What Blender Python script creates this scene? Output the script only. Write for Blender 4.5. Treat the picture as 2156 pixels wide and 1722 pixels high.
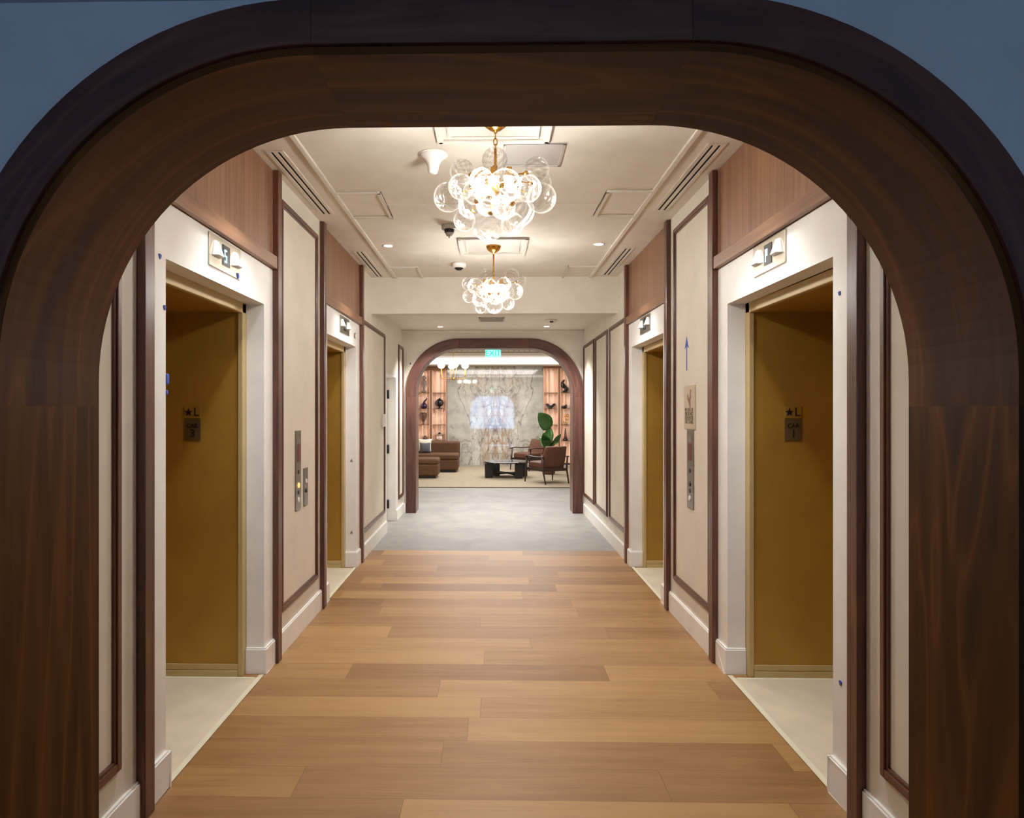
import bpy, bmesh, math, random
from mathutils import Vector, Matrix
random.seed(7)
for o in list(bpy.data.objects): bpy.data.objects.remove(o)
sc = bpy.context.scene
COL = sc.collection
R = math.radians

# ------------------------------------------------------------------ camera, world, large lights
EYE = 1.55
cam = bpy.data.objects.new('camera', bpy.data.cameras.new('camera')); COL.objects.link(cam)
cam.location = (0, 0, EYE); cam.rotation_euler = (R(90), 0, R(1.2))
cam.data.sensor_fit = 'HORIZONTAL'; cam.data.sensor_width = 36.0
cam.data.lens = 1450 / 2156 * 36.0
cam.data.shift_x = (1078 - 1005.2) / 2156; cam.data.shift_y = 2 / 2156
cam.data.clip_start = 0.05
sc.camera = cam
sc.view_settings.view_transform = 'Standard'; sc.view_settings.look = 'None'
sc.view_settings.gamma = 1.0; sc.view_settings.use_curve_mapping = False
sc.view_settings.exposure = 0.33
sc.cycles.transparent_max_bounces = 24
sc.cycles.max_bounces = 10; sc.cycles.diffuse_bounces = 5; sc.cycles.glossy_bounces = 4
sc.cycles.sample_clamp_indirect = 6.0
sc.cycles.caustics_reflective = False; sc.cycles.caustics_refractive = False
w = bpy.data.worlds.new('world'); sc.world = w; w.use_nodes = True
w.node_tree.nodes['Background'].inputs[0].default_value = (0.9, 0.95, 1.0, 1)
w.node_tree.nodes['Background'].inputs[1].default_value = 0.0

def light(name, kind, loc, power, col, size=0.1, rot=(0, 0, 0), sy=None, spot=None, blend=0.5, spread=None):
    d = bpy.data.lights.new(name, kind); d.energy = power; d.color = col
    if kind == 'AREA':
        d.size = size
        if sy: d.shape = 'RECTANGLE'; d.size_y = sy
        if spread: d.spread = spread
    else: d.shadow_soft_size = size
    if kind == 'SPOT': d.spot_size = spot; d.spot_blend = blend
    o = bpy.data.objects.new(name, d); COL.objects.link(o); o.location = loc; o.rotation_euler = rot
    return o
WARM = (1.0, 0.99, 0.98); WARM2 = (0.98, 0.98, 1.0); NEUT = (1.0, 0.97, 0.95); BLUE = (0.50, 0.72, 1.0)
CH1 = Vector((0.018, 3.48, 2.665)); CH2 = Vector((0.015, 6.18, 2.62))
for c_ in (CH1, CH2): light('chandelier_glow', 'POINT', c_ + Vector((0, 0, -0.02)), 26, WARM, 0.10)
for x in (-0.93, 0.95):
    for y in (3.42, 6.15):
        light('downlight_beam', 'SPOT', (x, y, 3.0), 96, WARM2, 0.045, spot=R(90), blend=1.0)
    light('downlight_beam', 'SPOT', (x * 0.82, 9.92, 2.73), 190, NEUT, 0.04, spot=R(110), blend=0.8)
# area lights without fixtures, added to brighten the stone vestibule and lobby
light('lobby_fill', 'AREA', (0.0, 13.2, 2.93), 122, NEUT, 3.2, sy=3.0)
light('lobby_fill', 'AREA', (0.1, 17.0, 2.93), 110, NEUT, 3.0, sy=1.6)

# ------------------------------------------------------------------ materials
def lin(c):
    return tuple(((v / 255) / 12.92 if v <= 10 else (((v / 255) + 0.055) / 1.055) ** 2.4) for v in c)
def newmat(name):
    m = bpy.data.materials.new(name); m.use_nodes = True
    nt = m.node_tree; b = nt.nodes['Principled BSDF']
    return m, nt, b
def N(nt, t, **k):
    n = nt.nodes.new(t)
    for a, v in k.items():
        if a in ('operation', 'blend_type', 'data_type', 'feature', 'noise_dimensions', 'wave_type', 'bands_direction', 'distance', 'use_clamp'): setattr(n, a, v)
        else: n.inputs[a.replace('_', ' ')].default_value = v
    return n
def math_(nt, op, a, b=None, c=None, clamp=False):
    n = nt.nodes.new('ShaderNodeMath'); n.operation = op; n.use_clamp = clamp
    for i, v in enumerate((a, b, c)):
        if v is None: continue
        if isinstance(v, (int, float)): n.inputs[i].default_value = v
        else: nt.links.new(v, n.inputs[i])
    return n.outputs[0]
def ramp(nt, fac, stops):
    n = nt.nodes.new('ShaderNodeValToRGB'); e = n.color_ramp.elements
    while len(e) < len(stops): e.new(0.5)
    for i, (p, c) in enumerate(stops):
        e[i].position = p; e[i].color = (*c, 1) if len(c) == 3 else c
    nt.links.new(fac, n.inputs[0]); return n.outputs[0]
def bump(nt, h, b, strength=0.2, dist=0.01):
    n = nt.nodes.new('ShaderNodeBump'); n.inputs['Strength'].default_value = strength; n.inputs['Distance'].default_value = dist
    nt.links.new(h, n.inputs['Height']); nt.links.new(n.outputs[0], b.inputs['Normal']); return n
def plain(name, rgb, rough=0.5, metal=0.0, mottled=0.04, scale=6.0, bmp=0.0, spec=None):
    m, nt, b = newmat(name)
    tc = nt.nodes.new('ShaderNodeTexCoord'); no = N(nt, 'ShaderNodeTexNoise', Scale=scale, Detail=5.0)
    nt.links.new(tc.outputs['Object'], no.inputs['Vector'])
    c = lin(rgb); lo = tuple(v * (1 - mottled) for v in c); hi = tuple(min(1, v * (1 + mottled)) for v in c)
    nt.links.new(ramp(nt, no.outputs['Fac'], [(0.3, lo), (0.7, hi)]), b.inputs['Base Color'])
    b.inputs['Roughness'].default_value = rough; b.inputs['Metallic'].default_value = metal
    if spec is not None: b.inputs['Specular IOR Level'].default_value = spec
    if bmp:
        n2 = N(nt, 'ShaderNodeTexNoise', Scale=scale * 30, Detail=3.0); nt.links.new(tc.outputs['Object'], n2.inputs['Vector'])
        bump(nt, n2.outputs['Fac'], b, bmp, 0.002)
    return m
def emis(name, rgb, s):
    m, nt, b = newmat(name)
    b.inputs['Base Color'].default_value = (*rgb, 1); b.inputs['Emission Color'].default_value = (*rgb, 1)
    b.inputs['Emission Strength'].default_value = s
    return m
def wood(name, dark, mid, light_, rough=0.42, su=1.1, sv=15.0, coat=0.0, streak=0.2):
    """timber with the grain running along the u direction of the mesh"""
    m, nt, b = newmat(name)
    uv = nt.nodes.new('ShaderNodeUVMap'); uv.uv_map = 'grain'
    mp = nt.nodes.new('ShaderNodeMapping'); mp.inputs['Scale'].default_value = (su, sv, 1)
    nt.links.new(uv.outputs[0], mp.inputs[0])
    oi = nt.nodes.new('ShaderNodeObjectInfo')
    off = nt.nodes.new('ShaderNodeVectorMath'); off.operation = 'ADD'
    cx = nt.nodes.new('ShaderNodeCombineXYZ'); nt.links.new(math_(nt, 'MULTIPLY', oi.outputs['Random'], 37.0), cx.inputs[0])
    nt.links.new(math_(nt, 'MULTIPLY', oi.outputs['Random'], 91.0), cx.inputs[2])
    nt.links.new(mp.outputs[0], off.inputs[0]); nt.links.new(cx.outputs[0], off.inputs[1])
    n1 = N(nt, 'ShaderNodeTexNoise', Scale=0.75, Detail=7.0, Roughness=0.62, Distortion=0.9)
    n2 = N(nt, 'ShaderNodeTexNoise', Scale=3.2, Detail=4.0, Roughness=0.7, Distortion=0.2)
    for n in (n1, n2): nt.links.new(off.outputs[0], n.inputs['Vector'])
    n3 = N(nt, 'ShaderNodeTexNoise', Scale=0.42, Detail=2.5, Roughness=0.45, Distortion=1.6); nt.links.new(off.outputs[0], n3.inputs['Vector'])
    rd = math_(nt, 'FRACT', math_(nt, 'MULTIPLY', n3.outputs['Fac'], 7.0))
    ln = math_(nt, 'POWER', math_(nt, 'SUBTRACT', 1.0, math_(nt, 'ABSOLUTE', math_(nt, 'SUBTRACT', math_(nt, 'MULTIPLY', rd, 2.0), 1.0)), clamp=True), 4.0)
    f = math_(nt, 'ADD', math_(nt, 'MULTIPLY', n1.outputs['Fac'], 0.70), math_(nt, 'MULTIPLY', n2.outputs['Fac'], 0.28))
    cl = ramp(nt, f, [(0.32, lin(dark)), (0.48, lin(mid)), (0.68, lin(light_))])
    mx = nt.nodes.new('ShaderNodeMix'); mx.data_type = 'RGBA'; nt.links.new(math_(nt, 'MULTIPLY', ln, streak), mx.inputs['Factor'])
    nt.links.new(cl, mx.inputs['A']); mx.inputs['B'].default_value = (*[v * 1.45 for v in lin(light_)], 1)
    nt.links.new(mx.outputs['Result'], b.inputs['Base Color'])
    b.inputs['Roughness'].default_value = rough; b.inputs['Coat Weight'].default_value = coat; b.inputs['Coat Roughness'].default_value = 0.25
    bump(nt, n2.outputs['Fac'], b, 0.08, 0.003)
    return m
M = {}
M['cream'] = plain('cream wall paint', (228, 221, 208), 0.62, bmp=0.05)
M['ceil'] = plain('warm white ceiling paint', (226, 219, 206), 0.75)
M['panelfill'] = plain('cream wallcovering', (230, 221, 205), 0.7, mottled=0.06, scale=3, bmp=0.15)
M['white'] = plain('white trim paint', (244, 241, 236), 0.42)
M['frontwall'] = plain('pale grey plaster of the front room', (206, 208, 212), 0.75)
M['darkcarpet'] = plain('dark grey carpet', (70, 68, 66), 0.95, mottled=0.2, scale=40)
M['walnut'] = wood('walnut trim', (58, 30, 19), (88, 49, 33), (120, 72, 50), 0.36, coat=0.25)
M['arch'] = wood('walnut arch veneer', (50, 26, 6), (76, 42, 9), (108, 64, 20), 0.55, su=0.6, sv=6, streak=0.6)
M['arch'].node_tree.nodes['Principled BSDF'].inputs['Specular IOR Level'].default_value = 0.2
M['casing'] = wood('dark walnut casing', (58, 33, 27), (84, 50, 42), (114, 75, 63), 0.5, sv=9, streak=0.3)
M['veneer'] = wood('brown veneer panel', (104, 69, 47), (130, 90, 63), (154, 112, 81), 0.4, su=0.7, sv=22, coat=0.15)
M['gold'] = plain('bronze painted metal', (176, 136, 52), 0.45, metal=0.35, mottled=0.10, scale=4, bmp=0.1)
M['goldtrim'] = plain('light bronze trim', (196, 172, 120), 0.45, metal=0.1)
M['paper'] = plain('beige floor protection board', (216, 202, 176), 0.8, mottled=0.08, scale=5)
M['tape'] = plain('pale yellow masking tape', (228, 222, 194), 0.7)
M['bluetape'] = plain('blue painter tape', (62, 92, 190), 0.7)
M['steel'] = plain('brushed steel', (150, 143, 132), 0.32, metal=0.9, mottled=0.1, scale=20)
M['mirrorsteel'] = plain('polished pale steel', (228, 220, 204), 0.2, metal=0.75)
M['black'] = plain('black plastic', (14, 13, 13), 0.35)
M['slot'] = plain('black slot', (12, 10, 10), 0.9)
M['brass'] = plain('polished brass', (214, 160, 72), 0.22, metal=1.0, mottled=0.05)
M['greyplastic'] = plain('grey plastic', (168, 160, 150), 0.5)
M['whiteplastic'] = plain('white plastic', (236, 230, 224), 0.4)
M['greymetal'] = plain('grey painted metal', (178, 172, 166), 0.5)
M['leather'] = plain('brown upholstery', (88, 57, 30), 0.75, mottled=0.15, scale=14, bmp=0.3)
M['leather2'] = plain('cognac upholstery', (92, 54, 37), 0.55, mottled=0.12, scale=12, bmp=0.15)
M['darkwood'] = plain('dark stained wood', (48, 30, 24), 0.4, mottled=0.2, scale=12)
M['ebony'] = plain('black stained wood', (26, 20, 19), 0.35, mottled=0.2, scale=12)
M['rug'] = plain('beige wool rug', (158, 144, 122), 0.95, mottled=0.10, scale=9, bmp=0.5)
M['rugedge'] = plain('brown rug binding', (96, 76, 56), 0.9)
M['greycloth'] = plain('grey pillow cloth', (84, 84, 90), 0.9, bmp=0.3)
M['whitecloth'] = plain('cream pillow cloth', (224, 214, 196), 0.9, bmp=0.3)
M['leaf'] = plain('glossy green leaf', (58, 98, 44), 0.35, mottled=0.25, scale=9)
M['pot'] = plain('brown clay pot', (98, 70, 56), 0.7)
M['copper'] = plain('satin rose copper', (244, 208, 184), 0.28, metal=0.25, mottled=0.04)
M['bronze'] = plain('bronze frame', (146, 104, 78), 0.4, metal=0.7)
M['darkclay'] = plain('black ceramic', (22, 18, 20), 0.3)
M['violet'] = plain('dark violet glass', (40, 26, 60), 0.2)
M['brownclay'] = plain('brown ceramic', (92, 62, 50), 0.5)
M['greyclay'] = plain('grey stone carving', (128, 116, 112), 0.6)
M['paleclay'] = plain('pale ceramic', (222, 200, 186), 0.5)
M['signface'] = plain('beige sign plastic', (206, 190, 164), 0.5)
M['ink'] = plain('brown ink', (112, 96, 72), 0.7)
M['inkred'] = plain('faded red ink', (150, 112, 98), 0.7)
M['red'] = plain('dark red print', (112, 52, 44), 0.5)
M['blackink'] = plain('black engraved fill', (16, 8, 6), 0.6)
M['plate'] = plain('dull bronze plate', (104, 84, 52), 0.5, metal=0.4)
M['bulb'] = emis('lit bulb', (1.0, 0.97, 0.93), 380.0)
M['disc'] = emis('lit downlight lens', (1.0, 0.93, 0.82), 9.0)
M['globe_lit'] = emis('lit opal globe', (1.0, 0.92, 0.82), 6.0)
M['cove'] = emis('cove light diffuser', (1.0, 0.95, 0.93), 2.2)
M['led'] = emis('shelf light strip', (1.0, 0.88, 0.77), 11.0)
M['digit'] = emis('lit blue segment', (0.35, 0.75, 1.0), 3.0)
M['lens'] = emis('white lantern lens', (0.90, 0.88, 0.84), 0.03)
M['lamp_orange'] = emis('lit orange button', (1.0, 0.35, 0.12), 1.6)
M['exit_face'] = emis('lit pale green panel', (0.30, 1.0, 0.80), 1.0)
M['exit_text'] = emis('lit green letters', (0.0, 0.62, 0.40), 0.55)
M['daylight'] = emis('bright window pane', (0.46, 0.68, 1.0), 3.3)

def oak():
    m, nt, b = newmat('oak plank floor')
    tc = nt.nodes.new('ShaderNodeTexCoord'); sp = nt.nodes.new('ShaderNodeSeparateXYZ'); nt.links.new(tc.outputs['Object'], sp.inputs[0])
    x, y = sp.outputs[0], sp.outputs[1]
    v = math_(nt, 'DIVIDE', math_(nt, 'SUBTRACT', y, 3.224), 0.2425)
    row = math_(nt, 'FLOOR', v); fy = math_(nt, 'FRACT', v)
    wn = nt.nodes.new('ShaderNodeTexWhiteNoise'); wn.noise_dimensions = '1D'; nt.links.new(row, wn.inputs['W'])
    u = math_(nt, 'ADD', math_(nt, 'DIVIDE', x, 1.52), math_(nt, 'MULTIPLY', wn.outputs['Value'], 7.0))
    colm = math_(nt, 'FLOOR', u); fx = math_(nt, 'FRACT', u)
    w2 = nt.nodes.new('ShaderNodeTexWhiteNoise'); w2.noise_dimensions = '2D'
    cv = nt.nodes.new('ShaderNodeCombineXYZ'); nt.links.new(row, cv.inputs[0]); nt.links.new(colm, cv.inputs[1]); nt.links.new(cv.outputs[0], w2.inputs['Vector'])
    idv = w2.outputs['Value']
    gv = nt.nodes.new('ShaderNodeCombineXYZ')
    nt.links.new(math_(nt, 'MULTIPLY', x, 1.3), gv.inputs[0]); nt.links.new(math_(nt, 'MULTIPLY', y, 17.0), gv.inputs[1]); nt.links.new(math_(nt, 'MULTIPLY', idv, 60.0), gv.inputs[2])
    n1 = N(nt, 'ShaderNodeTexNoise', Scale=1.0, Detail=6.0, Roughness=0.6, Distortion=0.8); nt.links.new(gv.outputs[0], n1.inputs['Vector'])
    n2 = N(nt, 'ShaderNodeTexNoise', Scale=5.0, Detail=3.0, Roughness=0.6); nt.links.new(gv.outputs[0], n2.inputs['Vector'])
    f = math_(nt, 'ADD', math_(nt, 'MULTIPLY', n1.outputs['Fac'], 0.55), math_(nt, 'ADD', math_(nt, 'MULTIPLY', n2.outputs['Fac'], 0.15), math_(nt, 'MULTIPLY', idv, 0.38)))
    c = ramp(nt, f, [(0.26, lin((122, 86, 49))), (0.5, lin((150, 109, 65))), (0.74, lin((174, 132, 82)))])
    ey = math_(nt, 'MINIMUM', fy, math_(nt, 'SUBTRACT', 1.0, fy)); ex = math_(nt, 'MINIMUM', fx, math_(nt, 'SUBTRACT', 1.0, fx))
    gy = math_(nt, 'LESS_THAN', ey, 0.008); gx = math_(nt, 'LESS_THAN', ex, 0.0013)
    gap = math_(nt, 'MAXIMUM', gy, gx)
    mx = nt.nodes.new('ShaderNodeMix'); mx.data_type = 'RGBA'; nt.links.new(math_(nt, 'MULTIPLY', gap, 0.45), mx.inputs['Factor'])
    nt.links.new(c, mx.inputs['A']); mx.inputs['B'].default_value = (*lin((96, 64, 38)), 1)
    nt.links.new(mx.outputs['Result'], b.inputs['Base Color'])
    b.inputs['Roughness'].default_value = 0.46
    bump(nt, math_(nt, 'SUBTRACT', n2.outputs['Fac'], gap), b, 0.12, 0.002)
    return m
M['oak'] = oak()
def stone():
    m, nt, b = newmat('pale grey stone tile')
    tc = nt.nodes.new('ShaderNodeTexCoord')
    n1 = N(nt, 'ShaderNodeTexNoise', Scale=2.2, Detail=7.0, Roughness=0.65, Distortion=0.6); nt.links.new(tc.outputs['Object'], n1.inputs['Vector'])
    c = ramp(nt, n1.outputs['Fac'], [(0.3, lin((136, 134, 129))), (0.52, lin((148, 146, 141))), (0.75, lin((160, 157, 151)))])
    br = N(nt, 'ShaderNodeTexBrick', Scale=1.0, Mortar_Size=0.004, Brick_Width=1.2, Row_Height=0.6); nt.links.new(tc.outputs['Object'], br.inputs['Vector'])
    mx = nt.nodes.new('ShaderNodeMix'); mx.data_type = 'RGBA'; nt.links.new(math_(nt, 'MULTIPLY', br.outputs['Fac'], 0.4), mx.inputs['Factor'])
    nt.links.new(c, mx.inputs['A']); mx.inputs['B'].default_value = (*lin((150, 146, 138)), 1)
    nt.links.new(mx.outputs['Result'], b.inputs['Base Color']); b.inputs['Roughness'].default_value = 0.5; b.inputs['Specular IOR Level'].default_value = 0.15
    return m
M['stone'] = stone()
def marble():
    m, nt, b = newmat('bookmatched veined marble')
    tc = nt.nodes.new('ShaderNodeTexCoord'); sp = nt.nodes.new('ShaderNodeSeparateXYZ'); nt.links.new(tc.outputs['Object'], sp.inputs[0])
    ax = math_(nt, 'ABSOLUTE', math_(nt, 'SUBTRACT', sp.outputs[0], 0.098)); z = sp.outputs[2]
    def vec(sx, sz, off=0.0):
        c = nt.nodes.new('ShaderNodeCombineXYZ')
        nt.links.new(math_(nt, 'MULTIPLY', ax, sx), c.inputs[0]); c.inputs[1].default_value = off
        nt.links.new(math_(nt, 'MULTIPLY', z, sz), c.inputs[2]); return c.outputs[0]
    def vein(sx, sz, scale, width, off, dist=1.0, det=4.0):
        n = N(nt, 'ShaderNodeTexNoise', Scale=scale, Detail=det, Roughness=0.5, Distortion=dist); nt.links.new(vec(sx, sz, off), n.inputs['Vector'])
        d = math_(nt, 'ABSOLUTE', math_(nt, 'SUBTRACT', n.outputs['Fac'], 0.5))
        return math_(nt, 'SUBTRACT', 1.0, math_(nt, 'DIVIDE', d, width), clamp=True)
    centre = math_(nt, 'SUBTRACT', 1.0, math_(nt, 'DIVIDE', ax, 0.72), clamp=True)
    n0 = N(nt, 'ShaderNodeTexNoise', Scale=3.0, Detail=6.0, Roughness=0.65); nt.links.new(vec(1, 1, 3.0), n0.inputs['Vector'])
    base = ramp(nt, n0.outputs['Fac'], [(0.32, lin((168, 164, 156))), (0.5, lin((202, 197, 186))), (0.68, lin((224, 218, 206)))])
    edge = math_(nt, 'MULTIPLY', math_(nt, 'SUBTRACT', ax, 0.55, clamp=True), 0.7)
    def mix(a, fac, col):
        mx = nt.nodes.new('ShaderNodeMix'); mx.data_type = 'RGBA'; nt.links.new(fac, mx.inputs['Factor']); nt.links.new(a, mx.inputs['A']); mx.inputs['B'].default_value = (*lin(col), 1)
        return mx.outputs['Result']
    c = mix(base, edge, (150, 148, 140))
    c = mix(c, math_(nt, 'MULTIPLY', vein(1.1, 0.6, 1.6, 0.020, 1.0), 0.55), (120, 112, 104))
    c = mix(c, math_(nt, 'MULTIPLY', vein(0.9, 0.45, 1.3, 0.011, 8.0), 0.8), (96, 84, 78))
    b1 = math_(nt, 'MULTIPLY', vein(1.7, 0.6, 1.5, 0.085, 5.0, 1.2), math_(nt, 'MULTIPLY', centre, 1.3, clamp=True))
    c = mix(c, math_(nt, "MULTIPLY", b1, 0.95), (172, 138, 104))
    b2 = math_(nt, 'MULTIPLY', vein(2.2, 0.8, 1.7, 0.024, 11.0, 1.0), math_(nt, 'MULTIPLY', centre, 1.6, clamp=True))
    c = mix(c, math_(nt, 'MULTIPLY', b2, 0.85), (104, 84, 72))
    nt.links.new(c, b.inputs['Base Color'])
    b.inputs['Roughness'].default_value = 0.05; b.inputs['Specular IOR Level'].default_value = 1.0
    b.inputs['Coat Weight'].default_value = 1.0; b.inputs['Coat Roughness'].default_value = 0.02
    return m
M['marble'] = marble()
def blackmarble():
    m, nt, b = newmat('polished black marble')
    tc = nt.nodes.new('ShaderNodeTexCoord'); n = N(nt, 'ShaderNodeTexNoise', Scale=4.0, Detail=6.0, Distortion=1.5); nt.links.new(tc.outputs['Object'], n.inputs['Vector'])
    nt.links.new(ramp(nt, n.outputs['Fac'], [(0.45, lin((28, 25, 25))), (0.5, lin((120, 112, 104))), (0.55, lin((30, 26, 26)))]), b.inputs['Base Color'])
    b.inputs['Roughness'].default_value = 0.12; b.inputs['Specular IOR Level'].default_value = 1.0
    return m
M['blackmarble'] = blackmarble()
def glass():
    """thin blown glass with swirled ribs"""
    m = bpy.data.materials.new('swirled clear glass'); m.use_nodes = True
    nt = m.node_tree; nt.nodes.remove(nt.nodes['Principled BSDF']); out = nt.nodes['Material Output']
    tc = nt.nodes.new('ShaderNodeTexCoord'); sp = nt.nodes.new('ShaderNodeSeparateXYZ'); nt.links.new(tc.outputs['Object'], sp.inputs[0])
    ang = math_(nt, 'ARCTAN2', sp.outputs[1], sp.outputs[0])
    s = math_(nt, 'SINE', math_(nt, 'ADD', math_(nt, 'MULTIPLY', ang, 12.0), math_(nt, 'MULTIPLY', sp.outputs[2], 5.0)))
    bp = nt.nodes.new('ShaderNodeBump'); bp.inputs['Strength'].default_value = 0.25; bp.inputs['Distance'].default_value = 0.10; nt.links.new(s, bp.inputs['Height'])
    fr = nt.nodes.new('ShaderNodeFresnel'); fr.inputs['IOR'].default_value = 1.5; nt.links.new(bp.outputs[0], fr.inputs['Normal'])
    lw = nt.nodes.new('ShaderNodeLayerWeight'); lw.inputs['Blend'].default_value = 0.5
    tr = nt.nodes.new('ShaderNodeBsdfTransparent'); nt.links.new(ramp(nt, math_(nt, 'MULTIPLY', math_(nt, 'ADD', s, 1.0), 0.5), [(0.15, (1.0, 0.995, 0.985)), (0.9, (0.87, 0.86, 0.835))]), tr.inputs[0])
    gl = nt.nodes.new('ShaderNodeBsdfGlossy'); gl.inputs['Roughness'].default_value = 0.03; nt.links.new(bp.outputs[0], gl.inputs['Normal'])
    df = nt.nodes.new('ShaderNodeBsdfTranslucent'); df.inputs[0].default_value = (0.97, 0.95, 0.90, 1)
    df2 = nt.nodes.new('ShaderNodeBsdfDiffuse'); df2.inputs[0].default_value = (0.97, 0.95, 0.90, 1)
    wh = nt.nodes.new('ShaderNodeMixShader'); nt.links.new(df.outputs[0], wh.inputs[1]); nt.links.new(df2.outputs[0], wh.inputs[2])
    rim = math_(nt, 'MULTIPLY', math_(nt, 'POWER', lw.outputs['Facing'], 3.5), 0.29)  # white edge mixed in for the bright rim that refracted light gives
    rib = math_(nt, 'MULTIPLY', math_(nt, 'POWER', math_(nt, 'MULTIPLY', math_(nt, 'ADD', s, 1.0), 0.5), 2.0), 0.030)
    m1 = nt.nodes.new('ShaderNodeMixShader'); nt.links.new(math_(nt, 'ADD', rim, rib, clamp=True), m1.inputs[0])
    nt.links.new(tr.outputs[0], m1.inputs[1]); nt.links.new(wh.outputs[0], m1.inputs[2])
    m2 = nt.nodes.new('ShaderNodeMixShader'); nt.links.new(math_(nt, 'MULTIPLY', fr.outputs[0], 0.28), m2.inputs[0])
    nt.links.new(m1.outputs[0], m2.inputs[1]); nt.links.new(gl.outputs[0], m2.inputs[2])
    nt.links.new(m2.outputs[0], out.inputs['Surface'])
    return m
M['glass'] = glass()

# ------------------------------------------------------------------ mesh helpers
class MB:
    """collects faces (with grain uvs) and links them as ONE mesh object"""
    def __init__(s): s.v = []; s.f = []; s.uv = []
    def face(s, pts, uv=None):
        i = len(s.v); s.v += [Vector(p) for p in pts]; s.f.append(list(range(i, i + len(pts))))
        s.uv.append(uv or [(p[0], p[1]) for p in pts])
    def box(s, x0, x1, y0, y1, z0, z1, g='z', off=None):
        if x0 > x1: x0, x1 = x1, x0
        ou, ov = off or (0, 0)
        q = [(x0, y0, z0), (x1, y0, z0), (x1, y1, z0), (x0, y1, z0), (x0, y0, z1), (x1, y0, z1), (x1, y1, z1), (x0, y1, z1)]
        gi = 'xyz'.index(g)
        for fc, nrm in (((0, 3, 2, 1), 2), ((4, 5, 6, 7), 2), ((0, 1, 5, 4), 1), ((2, 3, 7, 6), 1), ((1, 2, 6, 5), 0), ((3, 0, 4, 7), 0)):
            pts = [q[k] for k in fc]; ax = [a for a in (0, 1, 2) if a != nrm]
            if gi in ax: ua = gi; va = ax[0] if ax[1] == gi else ax[1]
            else: ua, va = ax
            i = len(s.v); s.v += [Vector(p) for p in pts]; s.f.append([i, i + 1, i + 2, i + 3])
            s.uv.append([(p[ua] + ou, p[va] + p[nrm] + ov) for p in pts])
        return s
    def grid(s, rows, closed_u=False, uvs=None):
        """rows of points -> quads"""
        for a in range(len(rows) - 1):
            n = len(rows[a])
            for k in range(n if closed_u else n - 1):
                k2 = (k + 1) % n
                s.face([rows[a][k], rows[a][k2], rows[a + 1][k2], rows[a + 1][k]])
        return s
    def tube(s, pts, r, n=10, cap=True):
        pts = [Vector(p) for p in pts]; rr = r if isinstance(r, (list, tuple)) else [r] * len(pts)
        rows = []; up = None
        for i, p in enumerate(pts):
            t = (pts[min(i + 1, len(pts) - 1)] - pts[max(i - 1, 0)]).normalized()
            if up is None: up = Vector((0, 0, 1)) if abs(t.z) < 0.9 else Vector((0, 1, 0))
            a = t.cross(up).normalized(); up2 = a.cross(t).normalized(); up = up2
            rows.append([p + a * math.cos(2 * math.pi * k / n) * rr[i] + up2 * math.sin(2 * math.pi * k / n) * rr[i] for k in range(n)])
        s.grid(rows, True)
        if cap: s.face(rows[0][::-1]); s.face(rows[-1])
        return s
    def lathe(s, prof, c=(0, 0, 0), n=24):
        c = Vector(c)
        rows = [[c + Vector((max(r, 1e-5) * math.cos(2 * math.pi * k / n), max(r, 1e-5) * math.sin(2 * math.pi * k / n), z)) for k in range(n)] for r, z in prof]
        s.grid(rows, True); s.face(rows[0][::-1]); s.face(rows[-1]); return s
    def sphere(s, c, r, nu=24, nv=14, sq=(1, 1, 1)):
        return s.grid([[Vector(c) + Vector((r * sq[0] * math.sin(math.pi * j / nv) * math.cos(2 * math.pi * k / nu), r * sq[1] * math.sin(math.pi * j / nv) * math.sin(2 * math.pi * k / nu), r * sq[2] * math.cos(math.pi * j / nv))) for k in range(nu)] for j in range(nv + 1)], True)
    def prism(s, poly, f0, f1):
        """poly of 2d points; f0/f1 map a 2d point to 3d"""
        a = [Vector(f0(*p)) for p in poly]; b = [Vector(f1(*p)) for p in poly]; n = len(poly)
        s.face(a[::-1]); s.face(b)
        for k in range(n): s.face([a[k], a[(k + 1) % n], b[(k + 1) % n], b[k]])
        return s
    def xf(s, m):
        s.v = [m @ p for p in s.v]; return s
    def build(s, name, mat, parent=None, smooth=False, bevel=0.0, segs=2, subsurf=0, kind=None, weld=True):
        me = bpy.data.meshes.new(name)
        off = parent_world(parent) if parent else Vector((0, 0, 0))
        me.from_pydata([p - off for p in s.v], [], s.f)
        ul = me.uv_layers.new(name='grain')
        for poly, uv in zip(me.polygons, s.uv):
            for li, t in zip(poly.loop_indices, uv): ul.data[li].uv = t
        if weld:
            bm = bmesh.new(); bm.from_mesh(me); bmesh.ops.remove_doubles(bm, verts=bm.verts, dist=1e-5)
            bmesh.ops.recalc_face_normals(bm, faces=bm.faces); bm.to_mesh(me); bm.free()
        me.materials.append(M[mat] if isinstance(mat, str) else mat)
        if smooth:
            for p in me.polygons: p.use_smooth = True
        o = bpy.data.objects.new(name, me); COL.objects.link(o)
        if parent: o.parent = parent
        if bevel:
            md = o.modifiers.new('bevel', 'BEVEL'); md.width = bevel; md.segments = segs; md.limit_method = 'ANGLE'; md.angle_limit = R(40)
        if subsurf:
            md = o.modifiers.new('sub', 'SUBSURF'); md.levels = subsurf; md.render_levels = subsurf
        if kind: o['kind'] = kind
        return o
def parent_world(p):
    v = Vector((0, 0, 0))
    while p: v += p.location; p = p.parent
    return v
def tag(o, label, cat, group=None):
    o['label'] = label; o['category'] = cat
    if group: o['group'] = group
    return o
def thing(name, label, cat, loc=(0, 0, 0), rz=0.0, group=None):
    o = bpy.data.objects.new(name, None); COL.objects.link(o); o.location = loc; o.rotation_euler = (0, 0, rz); o.empty_display_size = 0.1
    return tag(o, label, cat, group)
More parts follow.
